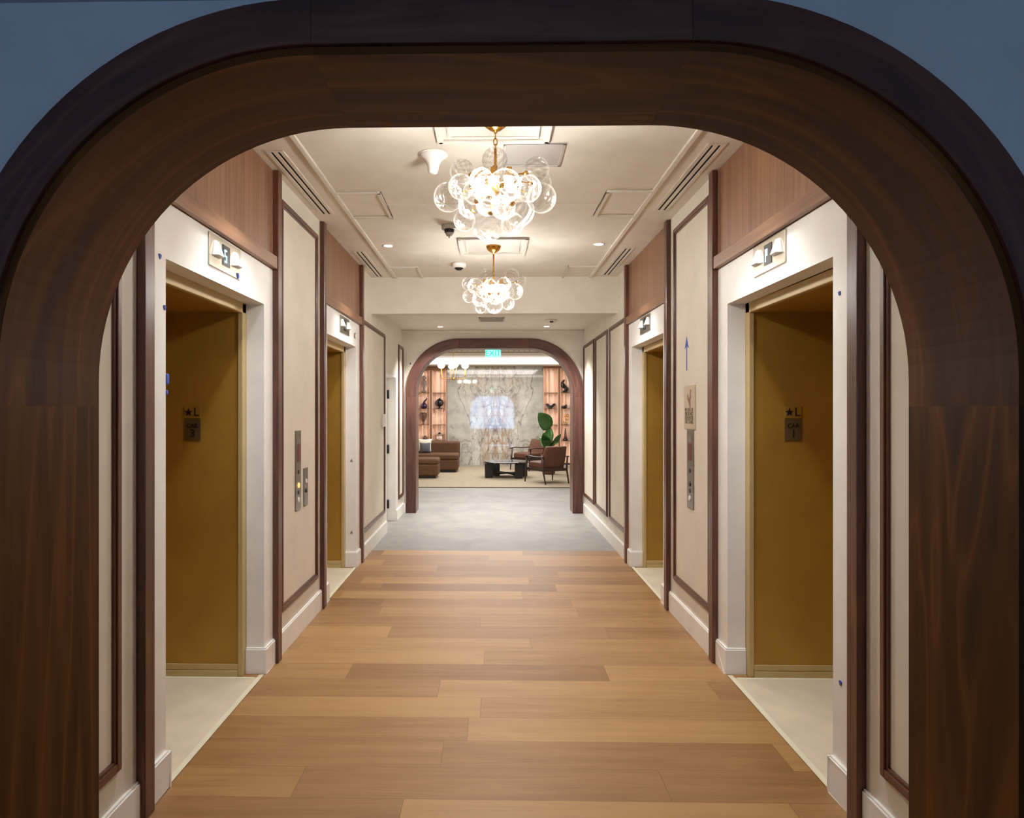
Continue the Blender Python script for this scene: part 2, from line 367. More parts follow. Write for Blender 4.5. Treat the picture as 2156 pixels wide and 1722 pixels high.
def text_mb(body, size, origin, xa, ya, depth=0.002, align='CENTER'):
    cu = bpy.data.curves.new('lettering', 'FONT'); cu.body = body; cu.size = size; cu.extrude = depth / 2; cu.align_x = align; cu.align_y = 'CENTER'
    ob = bpy.data.objects.new('lettering', cu); COL.objects.link(ob)
    dg = bpy.context.evaluated_depsgraph_get(); dg.update()
    me = bpy.data.meshes.new_from_object(ob.evaluated_get(dg))
    xa = Vector(xa); ya = Vector(ya); za = xa.cross(ya); org = Vector(origin)
    mb = MB()
    for p in me.polygons:
        mb.face([org + xa * me.vertices[i].co.x + ya * me.vertices[i].co.y + za * me.vertices[i].co.z for i in p.vertices])
    bpy.data.objects.remove(ob); bpy.data.curves.remove(cu); bpy.data.meshes.remove(me)
    return mb
def smoothpath(pts, n=8):
    """Catmull-Rom through the points"""
    P = [Vector(p) for p in pts]; P = [P[0] * 2 - P[1]] + P + [P[-1] * 2 - P[-2]]; out = []
    for i in range(1, len(P) - 2):
        for k in range(n):
            t = k / n; a, b, c, d = P[i - 1:i + 3]
            out.append(0.5 * ((2 * b) + (c - a) * t + (2 * a - 5 * b + 4 * c - d) * t * t + (3 * b - a - 3 * c + d) * t ** 3))
    out.append(P[-2]); return out

# side walls: d is the distance from the wall plane into the corridor
WALL = {'L': -1.34, 'R': 1.383}; SG = {'L': 1.0, 'R': -1.0}
WORD = {'L': 'left', 'R': 'right'}
def sx(side, d): return WALL[side] + SG[side] * d
def sbox(mb, side, d0, d1, y0, y1, z0, z1, g='z', off=None):
    return mb.box(sx(side, d0), sx(side, d1), y0, y1, z0, z1, g, off)
POST = {'L': [2.566, 4.182, 5.340, 6.943], 'R': [2.571, 4.238, 5.352, 6.988]}
PW = 0.075
OPEN = {'L': [(2.803, 4.025), (5.575, 6.767)], 'R': [(2.822, 4.074), (5.587, 6.843)]}
CEIL = 3.02; HEAD = 2.172; RAIL0 = 2.41; RAIL1 = 2.485; RET = 0.105
NEARBACK = 1.975; NEARFRONT = 1.585; FARFRONT = 10.36; FARBACK = 10.74; BULK = 7.615

# ------------------------------------------------------------------ setting: floors, ceilings, walls
MB().box(-2.6, 2.6, NEARFRONT + 0.0, 7.598, -0.1, 0.0).build('floor', 'oak', kind='structure')
MB().box(-5, 5, 7.60, 20.0, -0.1, 0.0).build('floor_stone', 'stone', kind='structure').name = 'floor'
MB().box(-4, 4, -5.2, NEARFRONT, -0.1, 0.0).build('floor', 'darkcarpet', kind='structure')
MB().box(-1.7, 1.7, NEARBACK - 0.05, BULK, CEIL, CEIL + 0.1).build('ceiling', 'ceil', kind='structure')
MB().box(-1.7, 1.7, BULK + 0.12, FARFRONT + 0.1, 2.75, 2.85).build('ceiling', 'ceil', kind='structure')
MB().box(-1.345, 1.388, BULK, BULK + 0.12, 2.617, 3.1).build('trim_1', 'ceil', kind='structure')
MB().box(-4, 4, -5.2, NEARFRONT + 0.02, 2.50, 2.6).build('ceiling', 'frontwall', kind='structure')
for side in 'LR':
    mb = MB(); p = POST[side]
    for y0, y1 in ((NEARBACK - 0.05, p[0] + PW), (p[1], p[2] + PW)):
        sbox(mb, side, -0.12, 0, y0, y1, 0, 3.1)
    for y0, y1 in ((p[0] + PW, p[1]), (p[2] + PW, p[3])):
        sbox(mb, side, -0.12, -0.012, y0, y1, RAIL0 - 0.002, 3.1)
    if side == 'L':
        sbox(mb, side, -0.12, 0, p[3], 8.68, 0, 3.1); sbox(mb, side, -0.12, 0, 9.617, FARFRONT + 0.1, 0, 3.1)
        sbox(mb, side, -0.12, 0, 8.68, 9.617, 2.02, 3.1)
    else:
        sbox(mb, side, -0.12, 0, p[3], FARFRONT + 0.1, 0, 3.1)
    mb.build('wall_' + WORD[side], 'cream', kind='structure')

# arches -------------------------------------------------------------
def arch_path(cx, a, top, r, off, z0=0.0, n=26):
    """outline of the opening, offset outward by off; from left foot over the top to right foot: (x, z, run)"""
    pts = []
    lc = (cx - (a - r), top - r); rc = (cx + (a - r), top - r); rr = r + off
    pts.append((lc[0] - rr, z0)); pts.append((lc[0] - rr, lc[1]))
    for k in range(1, n + 1):
        t = math.pi - (math.pi / 2) * k / n; pts.append((lc[0] + rr * math.cos(t), lc[1] + rr * math.sin(t)))
    for k in range(0, n + 1):
        t = math.pi / 2 - (math.pi / 2) * k / n; pts.append((rc[0] + rr * math.cos(t), rc[1] + rr * math.sin(t)))
    pts.append((rc[0] + rr, z0)); return pts
def arch_bits(cx, a, top, r, o0, o1, y0, y1, name_leg, name_curve, name_head, mat, parent, seam, gap=0.0012, n=26, bev=0.003):
    """a ring of rectangular section split at its joints into two legs, two curves and a head piece"""
    pi = arch_path(cx, a, top, r, o0, 0.0, n); po = arch_path(cx, a, top, r, o1, 0.0, n)
    # insert the seam on the straight part
    pi.insert(1, (pi[0][0], seam)); po.insert(1, (po[0][0], seam)); pi.insert(-1, (pi[-1][0], seam)); po.insert(-1, (po[-1][0], seam))
    ll = 2 + n
    cuts = [(0, 1, name_leg), (1, ll, name_curve), (ll, ll + 1, name_head), (ll + 1, 2 * ll + 0, name_curve), (2 * ll, 2 * ll + 1, name_leg)]
    for i0, i1, nm in cuts:
        mb = MB(); run = 0.0; rows = []
        for i in range(i0, i1 + 1):
            (xi, zi), (xo, zo) = pi[i], po[i]
            if i > i0: run += math.hypot(xi - pi[i - 1][0], zi - pi[i - 1][1])
            rows.append(((xi, y0, zi), (xo, y0, zo), (xo, y1, zo), (xi, y1, zi), run))
        for A, B in zip(rows, rows[1:]):
            w_ = 0.0
            for k in range(4):
                k2 = (k + 1) % 4; ln = (Vector(A[k]) - Vector(A[k2])).length
                mb.face([A[k], A[k2], B[k2], B[k]], [(A[4], w_), (A[4], w_ + ln), (B[4], w_ + ln), (B[4], w_)]); w_ += ln
        mb.face(list(rows[0][:4])[::-1]); mb.face(list(rows[-1][:4]))
        o = mb.build(nm, mat, parent, bevel=bev, segs=1)
def arch_wall(mb, cx, a, top, r, off, x0, x1, ztop, y0, y1):
    pts = arch_path(cx, a, top, r, off)
    for A, B in zip(pts[1:-1], pts[2:-1]):
        if B[0] - A[0] < 1e-6: continue
        mb.prism([(A[0], A[1]), (B[0], B[1]), (B[0], ztop), (A[0], ztop)], lambda x, z: (x, y0, z), lambda x, z: (x, y1, z))
    mb.box(x0, pts[0][0], y0, y1, 0, ztop); mb.box(pts[-1][0], x1, y0, y1, 0, ztop)
    return mb
NA = dict(cx=0.02, a=1.160, top=2.362, r=0.730)
FA = dict(cx=0.035, a=1.180, top=2.479, r=0.655)
arch_wall(MB(), off=0.030, x0=-4.0, x1=4.0, ztop=3.1, y0=NEARFRONT, y1=NEARBACK - 0.004, **NA).build('wall_front', 'frontwall', kind='structure')
na = thing('wooden_archway', 'large dark walnut archway framing the view into the corridor', 'archway', (0.02, NEARFRONT, 0))
arch_bits(o0=0.0, o1=0.028, y0=1.568, y1=NEARBACK, name_leg='jamb_lining', name_curve='curved_lining', name_head='soffit_lining', mat='arch', parent=na, seam=1.56, bev=0.0, **NA)
arch_bits(o0=0.018, o1=0.122, y0=1.553, y1=NEARFRONT + 0.002, name_leg='side_casing', name_curve='curved_casing', name_head='head_casing', mat='casing', parent=na, seam=1.56, bev=0.0012, **NA)
arch_wall(MB(), off=0.018, x0=-1.46, x1=1.50, ztop=3.1, y0=FARFRONT, y1=FARBACK, **FA).build('wall_far', 'cream', kind='structure')
fa = thing('wooden_archway', 'smaller walnut archway at the corridor end opening into the lounge', 'archway', (0.035, FARFRONT, 0))
arch_bits(o0=0.0, o1=0.016, y0=FARFRONT + 0.01, y1=FARBACK + 0.01, name_leg='jamb_lining', name_curve='curved_lining', name_head='soffit_lining', mat='walnut', parent=fa, seam=1.75, **FA)
arch_bits(o0=-0.004, o1=0.145, y0=FARFRONT - 0.03, y1=FARFRONT + 0.008, name_leg='side_casing', name_curve='curved_casing', name_head='head_casing', mat='casing', parent=fa, seam=1.75, **FA)

# front room shell with its daylight window behind the viewer
MB().box(-4.1, -4, -5.2, NEARFRONT, 0, 2.6).build('wall_left', 'frontwall', kind='structure')
MB().box(4, 4.1, -5.2, NEARFRONT, 0, 2.6).build('wall_right', 'frontwall', kind='structure')
mb = MB()
mb.box(-4.1, -1.5, -5.3, -5.2, 0, 2.6); mb.box(1.5, 4.1, -5.3, -5.2, 0, 2.6); mb.box(-1.5, 1.5, -5.3, -5.2, 2.45, 2.6); mb.box(-1.5, 1.5, -5.3, -5.2, 0, 0.35)
mb.build('wall_back', 'frontwall', kind='structure')
wf = MB()
for x in (-1.5, -0.52, 0.47, 1.45): wf.box(x, x + 0.05, -5.26, -5.19, 0.35, 2.45)
for z in (0.35, 1.15, 1.75, 2.40): wf.box(-1.5, 1.5, -5.26, -5.19, z, z + 0.05)
win = wf.build('window_1', 'white', kind='structure')
MB().box(-1.5, 1.5, -5.285, -5.275, 0.36, 2.44).build('window_pane', 'daylight', win)

# baseboards ---------------------------------------------------------
BH = 0.145
for side in 'LR':
    mb = MB(); p = POST[side]
    runs = [(NEARBACK, p[0]), (p[1] + PW, p[2])]
    runs += [(p[3] + PW, 8.68), (9.617, FARFRONT)] if side == 'L' else [(p[3] + PW, FARFRONT)]
    for k in (0, 1):
        runs += [(p[2 * k] + PW, OPEN[side][k][0]), (OPEN[side][k][1] - 0.0, p[2 * k + 1])]
    for y0, y1 in runs:
        sbox(mb, side, 0, 0.018, y0, y1, 0.0, BH); sbox(mb, side, 0, 0.012, y0, y1, BH, BH + 0.008)
    for yn, yf in OPEN[side]:       # returns on the jambs of the lift openings
        sbox(mb, side, -RET, 0.018, yf - 0.016, yf, 0, BH); sbox(mb, side, -RET, 0.012, yf - 0.010, yf, BH, BH + 0.008)
        sbox(mb, side, -RET, 0.018, yn, yn + 0.016, 0, BH)
    if side == 'L': sbox(mb, side, -0.12, 0.018, 9.603, 9.619, 0, BH)
    mb.build('baseboard_' + WORD[side], 'white', kind='structure', bevel=0.002, segs=1)
mb = MB()
mb.box(-1.34, -1.30, FARFRONT - 0.018, FARFRONT, 0, BH); mb.box(1.365, 1.383, FARFRONT - 0.018, FARFRONT, 0, BH)
mb.build('baseboard_far', 'white', kind='structure')

# ------------------------------------------------------------------ ceiling mouldings and fixtures
def ring(mb, x0, x1, y0, y1, z, wd, dp, sides='nsew'):
    if 'w' in sides: mb.box(x0, x0 + wd, y0, y1, z - dp, z, 'y')
    if 'e' in sides: mb.box(x1 - wd, x1, y0, y1, z - dp, z, 'y')
    if 's' in sides: mb.box(x0, x1, y0, y0 + wd, z - dp, z, 'x')
    if 'n' in sides: mb.box(x0, x1, y1 - wd, y1, z - dp, z, 'x')
mb = MB()
for x in (-1.075, 1.075): mb.box(x - 0.018 + 0.01, x + 0.018 + 0.01, NEARBACK, BULK, CEIL - 0.016, CEIL)
mb.build('trim_2', 'ceil', kind='structure', bevel=0.006)
n = 3
for cy in (3.46, 6.19):
    mb = MB(); ring(mb, -0.292, 0.312, cy - 0.31, cy + 0.31, CEIL, 0.028, 0.016)
    ring(mb, -0.232, 0.252, cy - 0.25, cy + 0.25, CEIL, 0.012, 0.008)
    mb.build('trim_%d' % n, 'ceil', kind='structure', bevel=0.005); n += 1
for y0, y1 in ((4.62, 5.23), (7.03, BULK)):
    for x0, x1, s_ in ((-1.06, -0.752, 'sen' if y1 < 7 else 'se'), (0.768, 1.085, 'swn' if y1 < 7 else 'sw')):
        mb = MB(); ring(mb, x0, x1, y0, y1, CEIL, 0.026, 0.016, s_); mb.build('trim_%d' % n, 'ceil', kind='structure', bevel=0.005); n += 1
mb = MB(); mb.box(-0.752, 0.768, 4.915, 4.925, CEIL - 0.003, CEIL); mb.build('trim_%d' % n, 'ceil', kind='structure'); n += 1
MB().box(-1.34, 1.383, FARFRONT - 0.03, FARFRONT, 2.71, 2.75).build('trim_%d' % n, 'ceil', kind='structure', bevel=0.01); n += 1

def diffuser(x, y0, y1, label):
    t = thing('slot_diffuser', label, 'air vent', (x, (y0 + y1) / 2, CEIL), group='ceiling slot diffusers')
    mb = MB(); mb.box(x - 0.052, x - 0.028, y0 - 0.02, y1 + 0.02, CEIL - 0.006, CEIL); mb.box(x + 0.028, x + 0.052, y0 - 0.02, y1 + 0.02, CEIL - 0.006, CEIL)
    mb.box(x - 0.012, x + 0.012, y0, y1, CEIL - 0.006, CEIL); mb.box(x - 0.03, x + 0.03, y0 - 0.02, y0, CEIL - 0.006, CEIL); mb.box(x - 0.03, x + 0.03, y1, y1 + 0.02, CEIL - 0.006, CEIL)
    mb.build('frame', 'ceil', t)
    for dx in (-0.020, 0.020): MB().box(x + dx - 0.008, x + dx + 0.008, y0, y1, CEIL - 0.0025, CEIL + 0.001).build('slot', 'slot', t)
diffuser(-1.233, 3.89, 5.13, 'long white twin-slot ceiling vent along the left wall, nearer one')
diffuser(1.243, 3.84, 5.08, 'long white twin-slot ceiling vent along the right wall, nearer one')
diffuser(-1.233, 6.36, 7.56, 'farther twin-slot ceiling vent on the left, beside the bulkhead')
diffuser(1.241, 6.28, 7.51, 'farther twin-slot ceiling vent on the right, beside the bulkhead')
def downlight(x, y, z, label):
    t = thing('downlight', label, 'ceiling light', (x, y, z), group='recessed downlights')
    MB().lathe([(0.036, -0.001), (0.052, -0.004), (0.054, 0.0), (0.036, 0.0)], (x, y, z)).build('trim_ring', 'whiteplastic', t, smooth=True)
    MB().lathe([(0.001, -0.002), (0.037, -0.002), (0.037, 0.0), (0.001, 0.0)], (x, y, z)).build('lens', 'disc', t)
downlight(-0.93, 6.15, CEIL, 'small round lit downlight left of the far bubble chandelier')
downlight(0.95, 6.13, CEIL, 'small round lit downlight right of the far bubble chandelier')
downlight(-0.93, 3.42, CEIL, 'small round downlight left of the near bubble chandelier')
downlight(0.95, 3.42, CEIL, 'small round downlight right of the near bubble chandelier')
downlight(-0.744, 9.92, 2.75, 'small round lit downlight left of the grille above the far archway')
downlight(0.787, 9.92, 2.75, 'small round lit downlight beside the white dome above the far archway')
t = thing('ceiling_detector', 'white bell-shaped cover hanging from the ceiling left of the near chandelier', 'detector', (-0.338, 3.955, CEIL))
MB().lathe([(0.078, 0.0), (0.079, -0.012), (0.068, -0.02), (0.05, -0.035), (0.036, -0.06), (0.03, -0.095), (0.024, -0.108), (0.004, -0.113)], (-0.338, 3.955, CEIL), 28).build('bell_cover', 'whiteplastic', t, smooth=True)
MB().lathe([(0.086, 0.0), (0.086, -0.006), (0.07, -0.009), (0.07, 0)], (-0.338, 3.955, CEIL), 28).build('base_plate', 'whiteplastic', t, smooth=True)
t = thing('smoke_detector', 'grey smoke detector with dark band on the ceiling below the near chandelier', 'detector', (-0.338, 5.47, CEIL))
MB().lathe([(0.062, 0.0), (0.062, -0.03), (0.058, -0.036), (0.02, -0.036)], (-0.338, 5.47, CEIL), 28).build('base', 'greyplastic', t, smooth=True)
MB().lathe([(0.04, -0.035), (0.038, -0.062), (0.012, -0.064)], (-0.338, 5.47, CEIL), 24).build('sensor_band', 'black', t, smooth=True)
MB().lathe([(0.034, -0.062), (0.024, -0.085), (0.006, -0.09), (0.004, -0.104), (0.001, -0.105)], (-0.338, 5.47, CEIL), 24).build('sensor_tip', 'greyplastic', t, smooth=True)
t = thing('security_camera', 'white dome camera with black lens window on the ceiling beyond the near chandelier', 'camera', (-0.33, 6.89, CEIL))
MB().lathe([(0.072, 0.0), (0.074, -0.02), (0.070, -0.042), (0.05, -0.05), (0.01, -0.05)], (-0.33, 6.89, CEIL), 28).build('housing', 'whiteplastic', t, smooth=True)
MB().sphere((-0.33, 6.89, CEIL - 0.045), 0.046, 20, 12, (1, 1, 0.65)).build('lens_dome', 'black', t, smooth=True)
t = thing('smoke_detector', 'white dome detector on the low ceiling above the right side of the far archway', 'detector', (0.787, 9.17, 2.75))
MB().lathe([(0.082, 0.0), (0.08, -0.014), (0.062, -0.042), (0.05, -0.05), (0.01, -0.052)], (0.787, 9.17, 2.75), 28).build('housing', 'whiteplastic', t, smooth=True)
MB().box(0.787 - 0.022, 0.787 + 0.022, 9.17 - 0.072, 9.17 - 0.05, 2.75 - 0.046, 2.75 - 0.028).build('sensor_window', 'black', t)
t = thing('ceiling_grille', 'grey square access panel on the ceiling behind the near chandelier', 'ceiling panel', (0.237, 3.97, CEIL))
MB().box(0.075, 0.40, 3.81, 4.14, CEIL - 0.004, CEIL).build('cover', 'greymetal', t)
mb = MB(); ring(mb, 0.066, 0.409, 3.80, 4.15, CEIL, 0.016, 0.008); mb.build('frame', 'greymetal', t, bevel=0.002)
t = thing('ceiling_grille', 'small grey linear grille on the low ceiling above the far archway', 'air vent', (0.0, 9.11, 2.75))
mb = MB(); ring(mb, -0.172, 0.163, 8.92, 9.31, 2.75, 0.02, 0.010); mb.build('frame', 'greymetal', t)
mb = MB()
for k in range(9): mb.box(-0.155, 0.146, 8.945 + k * 0.04, 8.965 + k * 0.04, 2.742, 2.75)
mb.build('louvres', 'greyplastic', t)

# ------------------------------------------------------------------ posts, panels, lifts
ORD = ['nearest', 'second', 'third', 'farthest']
PL = {'L': ['nearest dark walnut post on the left wall, before the first lift', 'dark walnut post on the left wall just past the first lift',
            'dark walnut post on the left wall just before the farther lift', 'farthest dark walnut post on the left wall, just past the farther lift'],
      'R': ['nearest dark walnut post on the right wall, before the lift marked car 1', 'dark walnut post on the right wall just past the lift marked car 1',
            'dark walnut post on the right wall just before the farther lift', 'farthest dark walnut post on the right wall, just past the farther lift']}
for side in 'LR':
    for k, y in enumerate(POST[side]):
        mb = MB(); sbox(mb, side, 0.0005, 0.036, y, y + PW, 0, CEIL - 0.003, 'z', (k * 3.1, 0))
        tag(mb.build('wall_post', 'walnut', bevel=0.004), PL[side][k], 'post', 'walnut wall posts')

def moulded_panel(side, y0, y1, z0, z1, label, fill=True):
    t = thing('wall_panel', label, 'wall panel', (sx(side, 0), (y0 + y1) / 2, z0), group='moulded wall panels')
    fw = 0.048; d1 = 0.020
    for nm, a in (('side_moulding', (y0, y0 + fw, z0, z1, 'z')), ('side_moulding', (y1 - fw, y1, z0, z1, 'z')), ('top_moulding', (y0 + fw, y1 - fw, z1 - fw, z1, 'y')), ('bottom_moulding', (y0 + fw, y1 - fw, z0, z0 + fw, 'y'))):
        mb = MB(); sbox(mb, side, 0.0005, 0.013, *a[:4], a[4], (y0, z1))
        ya, yb, za, zb = a[:4]
        q = 0.011
        if nm == 'side_moulding': sbox(mb, side, 0.012, d1, ya + q, yb - q, za + q, zb - q, 'z', (y0, z1))
        else: sbox(mb, side, 0.012, d1, ya - q, yb + q, za + q, zb - q, 'y', (y0, z1))
        mb.build(nm, 'walnut', t, bevel=0.003)
    mb = MB(); sbox(mb, side, 0.0003, 0.003, y0 + fw, y1 - fw, z0 + fw, z1 - fw); mb.build('infill', 'panelfill', t)
moulded_panel('L', 1.99, 2.444, 0.262, 2.89, 'cream panel with walnut moulding nearest on the left wall, beside the big archway')
moulded_panel('R', 1.99, 2.463, 0.262, 2.90, 'cream panel with walnut moulding nearest on the right wall, beside the big archway')
moulded_panel('L', 4.31, 5.232, 0.264, 2.888, 'cream panel with walnut moulding between the two left lifts, carrying two steel call plates')
moulded_panel('R', 4.35, 5.235, 0.27, 2.912, 'cream panel with walnut moulding between the two right lifts, under the blue arrow')
moulded_panel('L', 7.035, 8.544, 0.268, 2.49, 'cream panel with walnut moulding on the left wall between far lift and white door')
moulded_panel('L', 9.81, 10.31, 0.268, 2.49, 'narrow cream panel with walnut moulding on the left wall past the white door')
moulded_panel('R', 7.08, 8.088, 0.272, 2.51, 'cream panel with walnut moulding on the right wall next to the farthest post')
moulded_panel('R', 8.237, 9.172, 0.272, 2.51, 'middle of the three far cream panels with walnut moulding on the right wall')
moulded_panel('R', 9.30, 10.335, 0.272, 2.51, 'cream panel with walnut moulding on the right wall next to the far archway')

EL = {('L', 0): ('nearest lift entrance on the left wall, white surround and bronze jamb marked CAR 3', 'walnut veneer panel with rail above the nearest left lift'),
      ('R', 0): ('nearest lift entrance on the right wall, white surround and bronze jamb marked CAR 1', 'walnut veneer panel with rail above the nearest right lift'),
      ('L', 1): ('farther lift entrance on the left wall with white surround', 'walnut veneer panel with rail above the farther left lift'),
      ('R', 1): ('farther lift entrance on the right wall with white surround', 'walnut veneer panel with rail above the farther right lift')}
for side in 'LR':
    for k in (0, 1):
        ya = POST[side][2 * k] + PW; yb = POST[side][2 * k + 1]; yn, yf = OPEN[side][k]
        t = thing('elevator_entrance', EL[(side, k)][0], 'elevator', (sx(side, -RET), (yn + yf) / 2, 0), group='lift entrances')
        mb = MB(); sbox(mb, side, -RET, 0, ya, yn, 0, RAIL0 - 0.003); sbox(mb, side, -RET, 0, yf, yb, 0, RAIL0 - 0.003); sbox(mb, side, -RET, 0, yn, yf, HEAD, RAIL0 - 0.003)
        mb.build('surround', 'white', t)
        tw = 0.058
        mb = MB(); sbox(mb, side, -RET - 0.03, -RET - 0.001, yf - tw, yf, 0, HEAD); sbox(mb, side, -RET - 0.03, -RET - 0.001, yn, yn + tw, 0, HEAD); sbox(mb, side, -RET - 0.03, -RET - 0.001, yn, yf, HEAD - tw, HEAD)
        mb.build('door_trim', 'goldtrim', t, bevel=0.004)
        dd = -0.95
        for a, b in ((yf - 0.05, yf), (yn, yn + 0.05)):
            mb = MB(); sbox(mb, side, dd, -RET - 0.03, a, b, 0, HEAD - 0.05); mb.build('side_jamb', 'gold', t)
        mb = MB(); sbox(mb, side, dd, -RET - 0.03, yn, yf, HEAD - 0.056, HEAD); mb.build('head_jamb', 'gold', t)
        ym = (yn + yf) / 2
        for a, b in ((yn, ym - 0.002), (ym + 0.002, yf)):
            mb = MB(); sbox(mb, side, dd - 0.04, dd, a, b, 0, HEAD - 0.05); mb.build('door_leaf', 'gold', t)
        mb = MB(); sbox(mb, side, dd, -RET - 0.03, yf - 0.066, yf - 0.05, 0.0, 0.040); sbox(mb, side, dd, -RET - 0.03, yf - 0.059, yf - 0.05, 0.04, 0.075)
        mb.build('skirting', 'goldtrim', t, bevel=0.003)
        # floor protection
        c = thing('floor_cover', ['beige protection board taped to the floor inside the nearest %s lift opening', 'beige protection board taped to the floor inside the farther %s lift opening'][k] % WORD[side], 'floor covering', (sx(side, -0.3), ym, 0), group='taped floor covers')
        mb = MB(); sbox(mb, side, dd + 0.01, -0.002, yn + 0.002, yf - 0.07, 0.0005, 0.004); mb.build('board', 'paper', c)
        mb = MB(); sbox(mb, side, -0.018, 0.010, yn + 0.02, yf - 0.03, 0.0042, 0.005); mb.build('edge_tape', 'tape', c)
        mb = MB(); sbox(mb, side, dd + 0.02, -0.03, yf - 0.092, yf - 0.067, 0.0042, 0.005); mb.build('edge_tape', 'tape', c)
        # veneer above
        v = thing('transom_panel', EL[(side, k)][1], 'wall panel', (sx(side, 0), ym, RAIL1), group='veneer panels over the lifts')
        mid = ya + (yb - ya) * 0.62
        for a, b in ((ya, mid), (mid, yb)):
            mb = MB(); sbox(mb, side, -0.010, 0.0 if a == ya else 0.0, a + 0.001, b, RAIL1, CEIL - 0.004, 'z', (a * 7, b)); mb.build('veneer_sheet', 'veneer', v)
        mb = MB(); sbox(mb, side, -0.010, 0.030, ya + 0.001, yb - 0.001, RAIL0, RAIL1, 'y'); mb.build('rail', 'veneer', v, bevel=0.003)

# hall lanterns -------------------------------------------------------
SEG = {'5': 'afgcd', 'P': 'abefg', '': ''}
def lantern(side, y0, y1, z0, z1, ch, label, mat):
    t = thing('hall_lantern', label, 'elevator indicator', (sx(side, 0), (y0 + y1) / 2, (z0 + z1) / 2), group='lift hall lanterns')
    mb = MB(); sbox(mb, side, 0.0005, 0.007, y0, y1, z0, z1); mb.build('plate', mat, t, bevel=0.002)
    ym = (y0 + y1) / 2; zc = (z0 + z1) / 2 + 0.004
    mb = MB(); sbox(mb, side, 0.007, 0.010, ym - 0.046, ym + 0.046, zc - 0.052, zc + 0.050); dsp = mb.build('display', 'black', t)
    rt = 1 if side == 'L' else -1    # reading direction along y
    if ch:
        mb = MB(); w_, h_, th = 0.026, 0.062, 0.007; cy, cz = ym - (0.012 if side == 'L' else -0.016), zc - 0.004
        def seg(u0, u1, v0, v1): 
            a, b = sorted((cy + rt * u0, cy + rt * u1)); sbox(mb, side, 0.010, 0.0115, a, b, cz + v0, cz + v1)
        hw = w_ / 2; hh = h_ / 2
        S = {'a': (-hw, hw, hh - th, hh), 'g': (-hw, hw, -th / 2, th / 2), 'd': (-hw, hw, -hh, -hh + th), 'f': (-hw, -hw + th, 0, hh), 'e': (-hw, -hw + th, -hh, 0), 'b': (hw - th, hw, 0, hh), 'c': (hw - th, hw, -hh, 0)}
        for s_ in SEG[ch]: seg(*S[s_])
        mb.build('digit', 'digit', dsp)
    for s_ in (-1, 1):
        cy = ym + s_ * 0.124; mb = MB(); za, zb = z0 + 0.052, z1 - 0.030
        base = [(cy - 0.050, za), (cy + 0.050, za), (cy + 0.022, zb), (cy - 0.022, zb)]
        f0 = lambda y, z: (sx(side, 0.007), y, z)
        f1 = lambda y, z: (sx(side, 0.036 if z < (za + zb) / 2 else 0.016), cy + (y - cy) * 0.62, z + (0.004 if z < (za + zb) / 2 else 0))
        mb.prism(base, f0, f1); mb.build('arrow_lens', 'lens', t, bevel=0.002)
lantern('L', 3.225, 3.629, 2.238, 2.396, '5', 'lift indicator plate showing 5 on the left wall with two white pyramid lenses', 'mirrorsteel')
lantern('R', 3.263, 3.658, 2.245, 2.402, 'P', 'lift indicator plate showing P on the right wall with two white pyramid lenses', 'mirrorsteel')
lantern('L', 6.036, 6.42, 2.240, 2.389, '', 'grey lift indicator plate above the farther left lift opening', 'steel')
lantern('R', 6.031, 6.431, 2.246, 2.398, '', 'grey lift indicator plate above the farther right lift opening', 'steel')

# jamb plates on the near lifts ----------------------------------------
def jamb_sign(xc, yf, car, label):
    t = thing('jamb_sign', label, 'sign', (xc, yf, 1.47))
    y = yf - 0.001
    MB().box(xc - 0.048, xc + 0.048, y - 0.003, y, 1.372, 1.498).build('car_plate', 'plate', t, bevel=0.001)
    MB().box(xc - 0.046, xc + 0.048, y - 0.003, y, 1.502, 1.572).build('floor_plate', 'gold', t, bevel=0.001)
    st = MB(); pts = []
    for k in range(10):
        a = math.pi / 2 + k * math.pi / 5; r = 0.026 if k % 2 == 0 else 0.0105
        pts.append((xc - 0.022 + r * math.cos(a), 1.536 + r * math.sin(a)))
    st.prism(pts, lambda x, z: (x, y - 0.003, z), lambda x, z: (x, y - 0.0055, z)); st.build('star', 'blackink', t)
    for body, size, x, z in (('L', 0.072, xc + 0.024, 1.537), ('CAR', 0.034, xc, 1.458), (car, 0.066, xc + 0.002, 1.412)):
        text_mb(body, size, (x, y - 0.0045, z), (1, 0, 0), (0, 0, 1)).build('lettering', 'blackink', t)
jamb_sign(-1.742, OPEN['L'][0][1] - 0.05, '3', 'small jamb plate reading star L CAR 3 inside the nearest left lift opening')
jamb_sign(1.742, OPEN['R'][0][1] - 0.05, '1', 'small jamb plate reading star L CAR 1 inside the nearest right lift opening')

